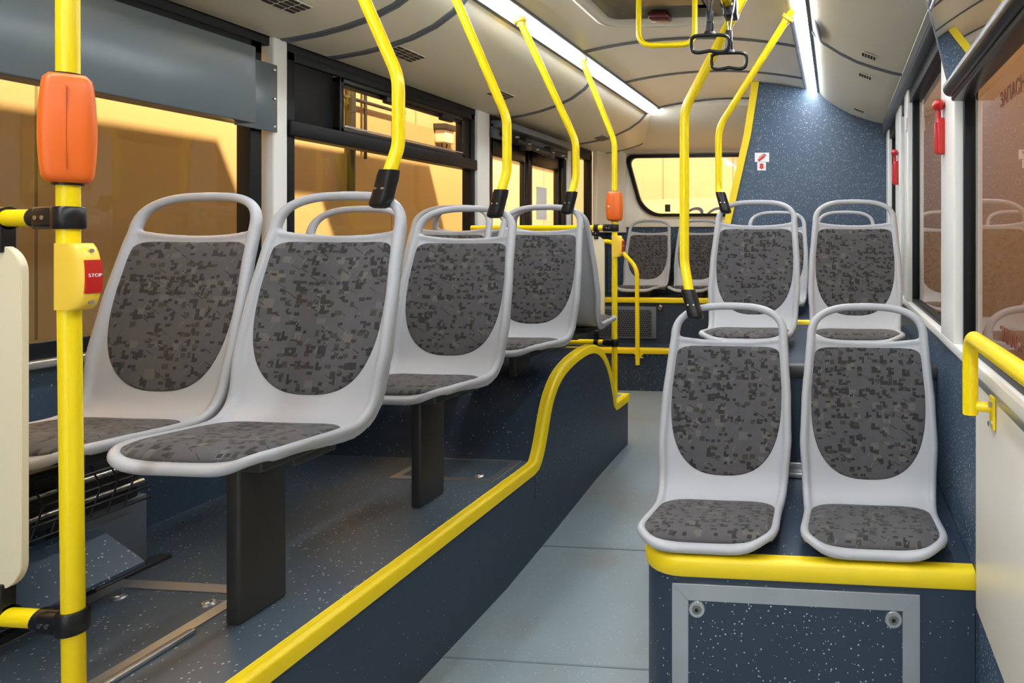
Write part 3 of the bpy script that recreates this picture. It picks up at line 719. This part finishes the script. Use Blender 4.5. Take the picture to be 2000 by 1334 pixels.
def pp(s):
    s = max(0, min(SL, s)); 
    for i in range(len(AL) - 1):
        if s <= AL[i + 1]:
            t = (s - AL[i]) / (AL[i + 1] - AL[i]); a, b = PC[i], PC[i + 1]
            y, z = lerp(a[0], b[0], t), lerp(a[1], b[1], t); break
    i0 = max(0, i - 3); i1 = min(len(PC) - 1, i + 4); d = Vector((PC[i1][0] - PC[i0][0], PC[i1][1] - PC[i0][1])).normalized()
    return Vector((0, y, z)), Vector((0, -d.y, d.x))        # point, normal toward the sitter
def s_at_z(z):   # on the back
    for i in range(len(PC) - 1, 0, -1):
        if PC[i][1] <= z: return AL[i]
def s_at_y(y):
    for i in range(len(PC)):
        if PC[i][0] >= y: return AL[i]
HW = [(0, .165), (.04, .180), (.10, .186), (s_at_y(.20), .182), (s_at_z(.06), .193), (s_at_z(.16), .200), (s_at_z(.28), .196), (s_at_z(.40), .186), (s_at_z(.46), .180), (SL, .165)]
def hwid(s): return interp(HW, s)
SB = s_at_z(.06)
def surf(x, s, off=0):
    p, n = pp(s); h = hwid(s); t = min(1, abs(x) / h)
    back = max(0, min(1, (s - SB * .8) / (SB * .4)))
    f = .022 * t * t * (.35 + .65 * back)
    q = p + n * (f + off); return Vector((x, q.y, q.z))
s_open = s_at_z(.446)
def make_seat():
    m = MB(); nu, nv = 26, 60
    def grid(off):
        rows = []
        for j in range(nv + 1):
            r = []
            for i in range(nu + 1):
                u = -1 + 2 * i / nu; slo = .012 + .045 * abs(u) ** 5; shi = s_open + .012 * abs(u) ** 2.5
                s = lerp(slo, shi, j / nv); x = u * hwid(s) * .98
                r.append(surf(x, s, off - (.010 * max(0, abs(u) - .9) * 10 if off < 0 else 0)))
            rows.append(r)
        return rows
    a = grid(0); b = grid(-.011); ring = lambda g: g[0] + [r[-1] for r in g[1:]] + g[-1][::-1][1:] + [r[0] for r in g[::-1][1:-1]]
    m.loft(a); m.loft([r[::-1] for r in b]); m.loft([ring(a), ring(b)], True)
    # rim tube: sides of pan, back, handle arch
    def rimpt(x, s): return surf(x, s, -.004)
    P = []; rr = []
    for k in range(13): # half front edge, from the middle out round the corner
        u = k / 12; slo = .008 + .05 * u ** 5; x = u * .170
        P.append(rimpt(x, slo)); rr.append(.0115)
    s0 = .075
    for k in range(40):
        s = lerp(s0, s_at_z(.455), k / 39); P.append(rimpt(hwid(s) * .965, s)); rr.append(.0115 + .003 * k / 39)
    # arch over the opening (superellipse in x,s)
    sb, st = s_at_z(.455), SL - .004
    hwb = hwid(sb) * .965
    for k in range(1, 25):
        a_ = k / 24 * pi / 2; e = 2 / 2.7
        x = hwb * cos(a_) ** e; s = sb + (st - sb) * sin(a_) ** e
        P.append(rimpt(x, s) ); rr.append(lerp(.0150, .0125, min(1, k / 10)))
    # resample and mirror
    full = P + [Vector((-p.x, p.y, p.z)) for p in P[::-1][1:]]
    rad = rr + rr[::-1][1:]
    m.tube(full, rad, 12)
    # side skirts running back from the rim
    for sgn in (-1, 1):
        rows = []
        for k in range(40):
            s = lerp(.06, s_at_z(.47), k / 39); d = .030 * sin(pi * min(1, (k / 39) * 1.0)) ** .6 + .004
            e0 = surf(hwid(s) * .97, s, 0); _, n = pp(s)
            pts = []
            for (dx, dn) in ((.006, .0), (.004, -d), (-.006, -d), (-.008, 0)):
                pts.append(Vector((sgn * (e0.x + dx), e0.y + n.y * dn, e0.z + n.z * dn)))
            rows.append(pts)
        m.loft(rows, True, True)
    # lower edge of the opening
    m.tube([surf(x, s_open + .012 * (abs(x) / .18) ** 2.5 - .002, -.004) for x in [-.175 + .35 * i / 20 for i in range(21)]], .009, 12)
    root = thing('bus_seat', 'seat', 'seat', (0, 0, 0), 'grey plastic bus seats with patterned grey pads')
    o = m.build('seat_shell', PLA, root)
    # fuse into one skin
    md = o.modifiers.new('r', 'REMESH'); md.mode = 'VOXEL'; md.voxel_size = .0038; md.use_smooth_shade = True
    ms = o.modifiers.new('s', 'SMOOTH'); ms.factor = .6; ms.iterations = 7
    bpy.context.view_layer.update()
    me = bpy.data.meshes.new_from_object(o.evaluated_get(bpy.context.evaluated_depsgraph_get()))
    o.modifiers.clear(); o.data = me; me.materials.clear(); me.materials.append(PLA)
    me.polygons.foreach_set('use_smooth', [True] * len(me.polygons))
    def pad(name, outline, c, thick, mat):
        nr = 14; n = len(outline); vs = []; fs = []; uvs = []
        for r in range(nr + 1):
            t = 1 - (1 - r / nr) ** 1.6
            for (x, s) in outline:
                xx, ss = lerp(c[0], x, t), lerp(c[1], s, t)
                vs.append(surf(xx, ss, thick * (1 - t ** 7) + (.001 if t < 1 else -.004))); uvs.append((xx, ss))
        for r in range(nr):
            for k in range(n):
                k2 = (k + 1) % n; fs.append((r * n + k, (r + 1) * n + k, (r + 1) * n + k2, r * n + k2))
        me = bpy.data.meshes.new(name); me.from_pydata(vs, [], fs)
        ul = me.uv_layers.new(name='UVMap')
        for lp_ in me.loops: ul.data[lp_.index].uv = uvs[lp_.vertex_index]
        me.polygons.foreach_set('use_smooth', [True] * len(me.polygons)); me.materials.append(mat); me.update()
        o = bpy.data.objects.new(name, me); COL.objects.link(o); o.parent = root; return o
    st, sbm = s_at_z(.434), s_at_z(.052)
    out = []
    nseg = 96
    for k in range(nseg):
        a = 2 * pi * k / nseg; c_, s_ = cos(a), sin(a)
        if s_ >= 0: e = 2 / 7.5
        else: e = 2 / 2.65
        smid = lerp(sbm, st, .66)
        x = .1785 * math.copysign(abs(c_) ** e, c_); s = smid + ((st - smid) if s_ >= 0 else (smid - sbm)) * math.copysign(abs(s_) ** e, s_)
        x *= lerp(1.0, .965, max(0, min(1, (s - sbm) / (st - sbm)))) ; out.append((x, s))
    pad('back_pad', out, (0, lerp(sbm, st, .55)), .007, FAB)
    s0_, s1_ = s_at_y(.006), s_at_y(.262); out = []
    for k in range(nseg):
        a = 2 * pi * k / nseg; e = 2 / 4.6
        x = .1735 * math.copysign(abs(cos(a)) ** e, cos(a)); s = (s0_ + s1_) / 2 + (s1_ - s0_) / 2 * math.copysign(abs(sin(a)) ** e, sin(a)); out.append((x, s))
    pad('seat_pad', out, (0, (s0_ + s1_) / 2), .015, FAB)
    # mounting plate beneath
    q = MB(); q.box((-.12, .07, -.048), (.12, .27, -.020), .004); q.build('mounting_plate', LEG, root)
    return root
DEPTH = .456
seat = make_seat()
specs = [(-1.30, 1.605, -.437, 0, 'near left aisle seat, held by the yellow pole nearest the camera'),
    (-1.706, 1.605, -.437, 0, 'near left window seat behind the foreground yellow pole'),
    (-1.30, 2.18, -.445, 0, 'second row left aisle seat on a charcoal leg'),
    (-1.706, 2.18, -.445, 0, 'second row left window seat mostly hidden behind the near aisle seat'),
    (-1.285, 2.74, -.412, 0, 'third row left aisle seat above the wheel arch'),
    (-1.70, 2.74, -.412, 0, 'third row left window seat seen through the handle of the second row seat'),
    (-1.31, 2.80, -.412, 1, 'left aisle seat turned to the rear, back to back with the third row'),
    (-1.70, 2.81, -.412, 1, 'left window seat turned to the rear, hidden behind the third row'),
    (-.340, 2.06, -.772, 0, 'front right pair, left seat on the yellow edged podium'),
    (.096, 2.06, -.770, 0, 'front right pair, window seat on the yellow edged podium'),
    (-.362, 2.93, -.386, 0, 'second right pair, left seat below the bent yellow pole'),
    (.082, 2.93, -.386, 0, 'second right pair, window seat beneath the far red hammer'),
    (-.376, 4.12, -.386, 0, 'left seat of the last right pair, close before the blue partition'),
    (.059, 4.12, -.386, 0, 'window seat of the last right pair, close before the blue partition'),
    (-1.605, 5.45, -.40, 0, 'left one of the two rear wall seats, under the rear window'),
    (-1.165, 5.45, -.40, 0, 'right one of the two rear wall seats, partly behind the bent yellow pole')]
for i, (x, yh, z, rev, lab) in enumerate(specs):
    loc = (x, yh + DEPTH, z) if rev else (x, yh - DEPTH, z)
    lab = 'grey patterned ' + lab if len(lab.split()) < 15 else lab
    if i == 0: seat.location = loc; seat['label'] = lab
    else: dup(seat, loc, lab, None, pi if rev else 0)
# pedestals
def pedestal(y0, zp, zf, lab, legx=-1.34, y1=None):
    t = thing('seat_pedestal', lab, 'seat leg', (legx, y0, zf), 'charcoal seat pedestals')
    m = MB(); m.box((legx - .016, y0, zf), (legx + .018, y0 + .125, zp - .062), .006); m.build('leg', LEG, t)
    m = MB(); m.box((-1.86, y0 - .0, zp - .070), (-1.19, y0 + .12, zp - .048), .004); m.build('crossbeam', LEG, t)
pedestal(1.31, -.435, ZPL + .003, 'wide charcoal leg under the near left aisle seat')
pedestal(1.935, -.435, ZPL + .003, 'wide charcoal leg under the second row left aisle seat')
pedestal(2.55, -.402, -.578, 'short dark bracket under the third row left seats')
pedestal(2.86, -.402, -.517, 'short dark bracket under the rear facing left seats')
def rbracket(x, y, zp, zf, lab):
    m = MB(); m.box((x - .09, y, zf), (x + .09, y + .14, zp - .047), .003); tag(m.build('seat_bracket', LEG), lab, 'bracket', 'flat brackets under the right and rear seats')
for (x, yh, z, rev, lab) in specs[8:]:
    if z < -.7: zf = -.8178
    elif yh > 5: zf = -.4898
    elif yh > 4: zf = -.4498
    else: zf = -.4398
    rbracket(x, yh - .35, z, zf, 'flat dark bracket under the ' + lab.split(',')[0])

# ------------------------------------------------------------------ poles
RT = .0155
def clamp_part(t, base, axis, at, parent_r=RT):
    """black two bolt clamp sleeve between pole foot and seat handle"""
    a = Vector(base); b = Vector(at); d = (b - a).normalized()
    m = MB(); side = Vector((1, 0, 0)); back = d.cross(side).normalized()
    rows = []
    L = (b - a).length
    for f, w, h in ((-.02 / L, .022, .020), (0, .0235, .022), (.35, .0235, .021), (.7, .024, .021), (1.0, .025, .024), (1.12, .022, .021), (1.2, .012, .012)):
        c = a + d * L * f
        rows.append([c + side * (w * math.copysign(abs(cos(q)) ** .6, cos(q))) + back * (h * math.copysign(abs(sin(q)) ** .6, sin(q))) for q in [2 * pi * k / 20 for k in range(20)]])
    m.loft(rows, True, True); c = m.build('clamp', BLK, t)
    for s_ in (-.009, .009):
        p = a + d * L * .45 + side * s_ + back * (-.0195 if back.y > 0 else .0195)
        e = Vector((0, -1, 0)); m = MB(); m.tube([p + e * .0, p + e * .005], [.0042, .003], 10); m.build('bolt', STEEL, c)
def seat_pole(name, lab, foot, bend1, top, low=None):
    t = thing('grab_pole', lab, 'pole', foot, 'yellow bent grab poles')
    pts = [foot]; rad = []
    if low: pts.append(low); rad.append(.12)
    pts += [bend1, top]; rad.append(.16)
    m = MB(); m.tube(fillet(pts, rad, 10), RT, 24); m.build('tube', YEL, t)
    tp = Vector(top); pv_ = (Vector(top) - Vector(bend1)).normalized()
    m = MB(); m.tube([tp - pv_ * .062, tp - pv_ * .05, tp - pv_ * .044, tp - pv_ * .03, tp - pv_ * .03], [.0175, .019, .027, .028, .018], 24); m.tube([tp - pv_ * .035, tp + pv_ * .02], .014); m.build('flange', YPL, t)
    return t
def left_pole(yh, zt, lab, xv):
    x = xv - .012; foot = (x, yh - .035, zt + .045); low = (xv, yh - .01, zt + .13)
    t = seat_pole('p', lab, foot, (xv, yh - .01, .425), (-1.41, yh - .02, .995), low)
    clamp_part(t, foot, None, (x - .018, yh - .055 + .02, zt - .022))
left_pole(1.605, .113, 'yellow bent pole clamped to the near left aisle seat', -1.152)
left_pole(2.18, .105, 'yellow bent pole clamped to the second row left aisle seat', -1.160)
left_pole(2.74, .138, 'yellow bent pole clamped to the third row left aisle seat', -1.142)
def right_pole(x, yh, zt, bz, lab, lx, top, lz):
    foot = (x, yh - .03, zt + .035); t = seat_pole('p', lab, foot, (x + lx, yh, bz), top, (x + lx, yh, lz))
    clamp_part(t, foot, None, (x + .02, yh - .035, zt - .03))
right_pole(-.470, 2.06, -.220, .42, 'thick yellow bent pole clamped to the front right pair, left seat', -.025, (-.185, 2.06, 1.0), -.08)
right_pole(-.523, 2.93, .155, .51, 'yellow bent pole clamped to the second right pair, left seat', -.02, (-.19, 2.80, 1.0), .22)
# stop button
def stop_button(t, x, y, z, ang, sc=1):
    M = Matrix.Translation((x, y, z)) @ Matrix.Rotation(ang, 4, 'Z')    # local -Y faces out
    def put(m): m.v = [M @ (v * sc) for v in m.v]; return m
    h = .062
    m = MB(); rows = []
    for k in range(15):
        a = -1 + 2 * k / 14; zz = a * h; d = .018 + .034 * math.sqrt(max(0, 1 - abs(a) ** 2.6 * .85)); w = .0185
        rows.append([(-w, .012, zz), (-w, -d * .55, zz), (-w * .8, -d * .9, zz), (-w * .45, -d, zz), (w * .45, -d, zz), (w * .8, -d * .9, zz), (w, -d * .55, zz), (w, .012, zz)])
    m.loft(rows, True, True); b = put(m).build('stop_button_housing', YPL, t, sharp=50)
    m = MB(); rows = []
    for k in range(9):
        a = -.5 + k / 8; zz = a * .062; d = .018 + .034 * math.sqrt(max(0, 1 - abs(zz / h) ** 2.6 * .85)) + .002
        rows.append([(-.013, -d + .004, zz), (-.012, -d, zz), (.012, -d, zz), (.013, -d + .004, zz)])
    m.loft(rows, False); put(m).build('stop_button', RED, b)
    for zz in (-.048, .048):
        m = MB(); m.tube([(0, -.043, zz), (0, -.047, zz)], .004, 10); put(m).build('screw', STEEL, b)
    T = M @ Matrix.Scale(sc, 4) @ Matrix.Translation((0, -.0545, .002)) @ Matrix.Rotation(R(90), 4, 'X')
    text('STOP', 'stop_lettering', INK, .0088, T, b)
def validator(t, x, y, z0, z1, w, d, ang, keyhole):
    M = Matrix.Translation((x, y, 0)) @ Matrix.Rotation(ang, 4, 'Z')
    H = z1 - z0; rows = []
    for k in range(25):
        a = k / 24; e = 1 - (max(0, abs(a - .5) * 2)) ** 22 * .22
        b = (.80 + .20 * sin(pi * (a * .85 + .10)) ** 1.0) * e
        rows.append([(w / 2 * b * math.copysign(abs(cos(q)) ** .45, cos(q)), d / 2 * b * math.copysign(abs(sin(q)) ** .45, sin(q)), z0 + H * a) for q in [2 * pi * j / 48 for j in range(48)]])
    m = MB(); m.loft(rows, True, True); m.v = [M @ v for v in m.v]; o = m.build('card_reader_box', ORG, t, sharp=60)
    m = MB(); m.box((-.0005, -d / 2 * 1.0 - .0002, z0 + H * .12), (.0005, -d / 2 * .93, z0 + H * .88)); m.v = [M @ v for v in m.v]; m.build('seam', SEAM, o)
    m = MB(); m.tube([(0, 0, z0 - .004), (0, 0, z0 + .004)], .021, 24); m.tube([(0, 0, z1 - .003), (0, 0, z1 + .003)], .021, 24); m.v = [M @ v for v in m.v]; m.build('rubber_collar', BLK, o)
    if keyhole:
        m = MB(); kx = -w * .27; m.tube([(kx, -d / 2 + .003, z0 + H * .48), (kx, -d / 2 - .003, z0 + H * .48)], .005, 16); m.v = [M @ v for v in m.v]; m.build('keyhole', STEEL, o)
def hclamp(t, x, y, z, dirx, L=.062):
    """two bolt clamp holding a horizontal rail (towards dirx) to a vertical pole"""
    m = MB(); m.tube([(x, y, z - .020), (x, y, z - .017), (x, y, z + .017), (x, y, z + .020)], [.0205, .0228, .0228, .0205], 24); m.tube([(x, y, z), (x + dirx * L, y, z)], .0200, 20)
    m.box((x, y - .020, z - .019), (x + dirx * (L - .010), y + .020, z + .019), .008); c = m.build('clamp', BLK, t)
    for f in (.4, .62):
        m = MB(); m.tube([(x + dirx * L * f, y - .018, z), (x + dirx * L * f, y - .0215, z)], .004, 10); m.build('bolt', STEEL, c)
# foreground pole
FX, FY = -1.365, 1.025
fpz = thing('foreground_pole', 'straight yellow pole at the left edge with orange box and red STOP button', 'pole', (FX, FY, ZPL))
m = MB(); m.tube([(FX + .012, FY, ZPL), (FX, FY, .0), (FX - .003, FY, .985)], .0155, 32); m.tube([(FX + .012, FY, ZPL), (FX + .012, FY, ZPL + .008)], .04); m.build('tube', YEL, fpz)
validator(fpz, FX - .001, FY, .098, .290, .072, .070, R(50), False)
stop_button(fpz, FX + .006, FY, -.068, R(86), .95)
hclamp(fpz, FX, FY, .036, -1); hclamp(fpz, FX + .008, FY, -.683, -1)
# partition behind the driver side seats (left edge)
def partition(lab, y, xa, xb, zt, zb, railz, raillow, x_end):
    t = thing('partition_screen', lab, 'partition', ((xa + xb) / 2, y, zb))
    m = MB(); m.prism(rrect(xa, xb, zb, zt, .05, 8), 'y', y - .006, y + .006, .001); m.build('screen_panel', PANEL, t)
    m = MB(); m.cyl((xa - .1 if xa > XL + .15 else XL + .01, y, railz), (x_end, y, railz), RT); m.build('rail', YEL, t)
    m = MB(); m.cyl((xa - .1 if xa > XL + .15 else XL + .01, y, raillow), (x_end, y, raillow), RT); m.build('rail', YEL, t)
    for zz, s_ in ((railz, -1), (raillow, 1)):
        for xx in ((xb - .045), (xa + .06)):
            m = MB(); m.tube([(xx - .012, y, zz), (xx + .012, y, zz)], .0205, 20); m.box((xx - .012, y - .012, zz), (xx + .012, y + .012, zz + s_ * .062), .003); c = m.build('bracket', BLK, t)
            for q in (.03, .05):
                m = MB(); m.tube([(xx, y - .012, zz + s_ * q), (xx, y - .0155, zz + s_ * q)], .004, 10); m.build('bolt', STEEL, c)
    return t
partition('cream partition panel hung between yellow rails at the left edge', FY, XL + .04, -1.452, -.012, -.632, .036, -.683, FX - .03)
# rear pole with validator
PX, PY = -1.215, 3.43
rpz = thing('rear_pole', 'far yellow pole at the wheel arch end with small orange box and stop button', 'pole', (PX, PY, -.863))
m = MB(); m.tube(fillet([(PX, PY, -.863), (PX, PY, .53), (-1.41, PY + .02, .995)], .16, 10), RT, 24); m.build('tube', YEL, rpz)
m = MB(); m.tube([(-1.402, PY + .02, .975), (-1.406, PY + .02, .985), (-1.41, PY + .02, 1.0)], [.018, .027, .028], 24); m.build('flange', YPL, rpz)
validator(rpz, PX, PY, .095, .255, .088, .08, R(8), True)
stop_button(rpz, PX + .004, PY, -.045, R(80), .95)
hclamp(rpz, PX, PY, .056, -1); hclamp(rpz, PX, PY, -.575, -1)
partition('small cream partition panel beside the far yellow pole', PY, XL + .15, -1.272, .012, -.50, .056, -.575, PX - .03)
# bent stair rail
sr = thing('stair_handrail', 'thin bent yellow handrail on the step before the rear seats', 'handrail', (-1.46, 4.63, -.95))
m = MB(); m.tube(fillet([(-2.0, 4.63, -.02), (-1.66, 4.63, -.025), (-1.47, 4.63, -.22), (-1.465, 4.63, -.94)], [.1, .16], 10), .0155, 20); m.build('rail', YEL, sr)
m = MB(); m.box((-1.50, 4.655, -.895), (-1.43, 4.66, -.86), .002); m.tube([(-1.465, 4.64, -.877), (-1.465, 4.66, -.877)], .012); mp_ = m.build('mount_plate', YEL, sr)
for x in (-1.494, -1.436):
    m = MB(); m.tube([(x, 4.652, -.877), (x, 4.6585, -.877)], .008, 10); m.build('bolt', STEEL, mp_)
# yellow hoop under the roof hatch
hp = thing('ceiling_grab_hoop', 'yellow hoop bar hanging below the roof hatch', 'handrail', (-.70, 2.6, .79))
m = MB(); m.tube(fillet([(-.818, 2.6, 1.02), (-.818, 2.6, .80), (-.581, 2.6, .80), (-.581, 2.6, 1.02)], .06, 10), .0115, 20); m.build('bar', YEL, hp)
m = MB()
for x in (-.818, -.581): m.tube([(x, 2.6, 1.015), (x, 2.6, 1.03)], .022)
m.build('flange', YPL, hp)
# ceiling rail with straps
RX, RZ = -.335, .725
cr = thing('ceiling_rail', 'yellow overhead rail running forward from the thick bent pole', 'handrail', (RX, 1.0, RZ))
m = MB(); m.cyl((RX, -1.5, RZ), (RX, 1.965, RZ), .0155, 20); m.build('rail', YEL, cr)
m = MB(); m.tube([(RX, 1.95, RZ), (RX, 2.03, RZ + .005)], .022, 16); m.box((RX - .012, 1.94, RZ - .045), (RX + .03, 1.99, RZ + .02), .008); c = m.build('clamp', BLK, cr)
for z in (-.01, -.03):
    m = MB(); m.tube([(RX + .02, 1.94, RZ + z), (RX + .02, 1.935, RZ + z)], .0045, 10); m.build('bolt', STEEL, c)
def strap(x, y, lab, dz=0):
    t = thing('hanging_strap', lab, 'strap handle', (x, y, RZ - .2), 'black hanging strap handles')
    m = MB()
    for s_ in (-1, 1):
        m.loft([[(x + s_ * .018 * q + a, y + b, RZ + .012 - q_) for a, b in ((-.0012, -.009), (.0012, -.009), (.0012, .009), (-.0012, .009))] for q, q_ in ((1, 0), (.9, .03), (.2, .085 + dz), (.15, .11 + dz))], True, True)
    m.loft([[(x + .018 * cos(a) * k_, y + b, RZ + .012 + .018 * sin(a) * k_) for k_, b in ((1, -.009), (1.1, -.009), (1.1, .009), (1, .009))] for a in [pi * j / 8 for j in range(9)]], True, True)
    m.build('webbing', BLK, t)
    m = MB(); m.box((x - .010, y - .008, RZ - .145 - dz), (x + .010, y + .008, RZ - .085 - dz), .003); m.box((x - .007, y - .010, RZ - .12 - dz), (x + .007, y + .010, RZ - .09 - dz), .002)
    m.loft([[(x + w * cos(q), y + .008 * sin(q), RZ - z_ - dz) for q in [2 * pi * k / 12 for k in range(12)]] for w, z_ in ((.011, .12), (.011, .138), (.017, .147), (.028, .152))], True, True)
    m.build('buckle', BLK, t)
    zc_ = RZ - .178 - dz; pts = []
    for k in range(48):
        a = 2 * pi * k / 48; e = 2 / 4.5
        px = .0535 * math.copysign(abs(cos(a)) ** e, cos(a)); pz = .025 * math.copysign(abs(sin(a)) ** e, sin(a))
        if pz < 0: pz += .006 * math.exp(-(px / .022) ** 2); px *= .97
        pts.append((x + px, y, zc_ + pz))
    m = MB(); rows = []
    n = len(pts)
    for i, p in enumerate(pts):
        p = Vector(p); tt = (Vector(pts[(i + 1) % n]) - Vector(pts[i - 1])).normalized(); nx = tt.cross(Vector((0, 1, 0)))
        rows.append([p + nx * .0052 * cos(q) + Vector((0, 1, 0)) * .0065 * sin(q) for q in [2 * pi * k / 10 for k in range(10)]])
    rows.append(rows[0]); m.loft(rows, True); m.build('handle_ring', BLK, t)
strap(RX - .02, 1.78, 'black strap handle hanging nearer the camera, the upper left one')
strap(RX + .012, 1.915, 'black strap handle hanging by the pole clamp, the lower right one', .012)

# ------------------------------------------------------------------ the depot outside
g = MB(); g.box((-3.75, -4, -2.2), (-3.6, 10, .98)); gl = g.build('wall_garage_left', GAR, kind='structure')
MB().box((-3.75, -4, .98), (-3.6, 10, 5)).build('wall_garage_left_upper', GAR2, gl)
MB().box((-3.6, 6.25, -2.2), (-3.585, 8.0, 1.3)).build('wall_garage_panel', GAR4, gl)
m = MB(); m.box((-3.6, 6.3, .86), (-3.56, 8, .98), .004); m.build('wall_band', GAR3, gl)
g = MB(); g.box((-3.75, 8.0, -2.2), (2.5, 8.1, 5)); g.build('wall_garage_rear', GAR3, kind='structure')
g = MB(); g.box((2.4, -4, -2.2), (2.5, 10, 5)); g.build('wall_garage_right', GARR, kind='structure')
g = MB(); g.box((-3.75, -4, -2.3), (2.5, 10, -2.2)); g.build('floor_garage', CONC, kind='structure')
g = MB(); g.box((-3.75, -4, 4.6), (2.5, 10, 4.7)); g.build('ceiling_garage', CONC, kind='structure')
g = MB(); g.box((-3.6, -3.3, -2.2), (XL - .08, -3.22, 4.6)); g.box((XR + .08, -3.3, -2.2), (2.4, -3.22, 4.6)); g.box((XL - .08, -3.3, 1.25), (XR + .08, -3.22, 4.6)); g.box((XL - .08, -3.3, -2.2), (XR + .08, -3.22, -1.31)); g.build('wall_light_block', GAR2, kind='structure')  # unseen screen round the bus, added to keep world light out of the bays
# unseen sheets above the bus, added and cut to cast the bay wall's shade
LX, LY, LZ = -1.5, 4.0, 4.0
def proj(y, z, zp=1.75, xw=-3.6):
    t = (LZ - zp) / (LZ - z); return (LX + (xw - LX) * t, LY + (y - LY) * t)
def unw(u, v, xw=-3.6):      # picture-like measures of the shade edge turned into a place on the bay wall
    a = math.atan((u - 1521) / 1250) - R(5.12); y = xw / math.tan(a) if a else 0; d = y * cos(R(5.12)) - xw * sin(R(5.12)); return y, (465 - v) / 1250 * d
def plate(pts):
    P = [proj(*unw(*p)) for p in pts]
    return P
sw = thing('shade_sheets', 'unseen flat sheets above the bus, added to shade the depot wall', 'light blocker', (-2.6, 2.4, 1.75))
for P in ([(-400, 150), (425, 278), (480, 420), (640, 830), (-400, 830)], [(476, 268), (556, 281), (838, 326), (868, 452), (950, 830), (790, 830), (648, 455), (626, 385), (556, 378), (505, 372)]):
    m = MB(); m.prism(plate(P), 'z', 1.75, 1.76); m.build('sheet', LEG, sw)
# pipes, unit and board outside
m = MB(); m.tube([(-3.56, 4.42, .3), (-3.56, 4.42, 1.6)], .028); m.tube([(-3.56, 4.2, 1.03), (-3.56, 5.0, 1.03)], .014); m.tube([(-3.56, 4.56, .6), (-3.56, 4.56, 1.7)], .012); tag(m.build('depot_pipes', LEG), 'dark pipes on the depot wall seen through the sliding window', 'pipe')
cb = thing('wall_unit', 'small white wall unit on the depot wall outside the sliding window', 'box', (-3.55, 5.53, .8))
m = MB(); m.box((-3.6, 5.46, .86), (-3.50, 5.60, .98), .01); m.build('unit_body', CREAM, cb)
m = MB(); m.box((-3.6, 5.44, .98), (-3.48, 5.62, 1.03), .004); m.build('hood', LEG, cb)
m = MB(); m.tube(fillet([(-3.55, 5.49, .86), (-3.55, 5.50, .81), (-3.55, 5.56, .82), (-3.55, 5.57, .86)], .03), .006, 8); m.build('cable', DARK, cb)
b_ = thing('rear_banner', 'pale banner board outside the rear window with dark lettering', 'banner', (-1.2, 7.6, -.3))
BCR = CREAM2
m = MB(); m.prism([(-2.34, -2.2), (0, -2.2), (0, .54), (-2.34, .46)], 'y', 7.6, 7.63); m.build('board', BCR, b_)
M = Matrix.Translation((-1.66, 7.595, .245)) @ Matrix.Rotation(R(90), 4, 'X'); text('OG', 'lettering', NAVY, .33, M, b_, .001, .5)

# ------------------------------------------------------------------ lift everything so that the aisle floor sits at z = 0
for o in list(COL.objects):
    if o.parent is None: o.location.z += ZO
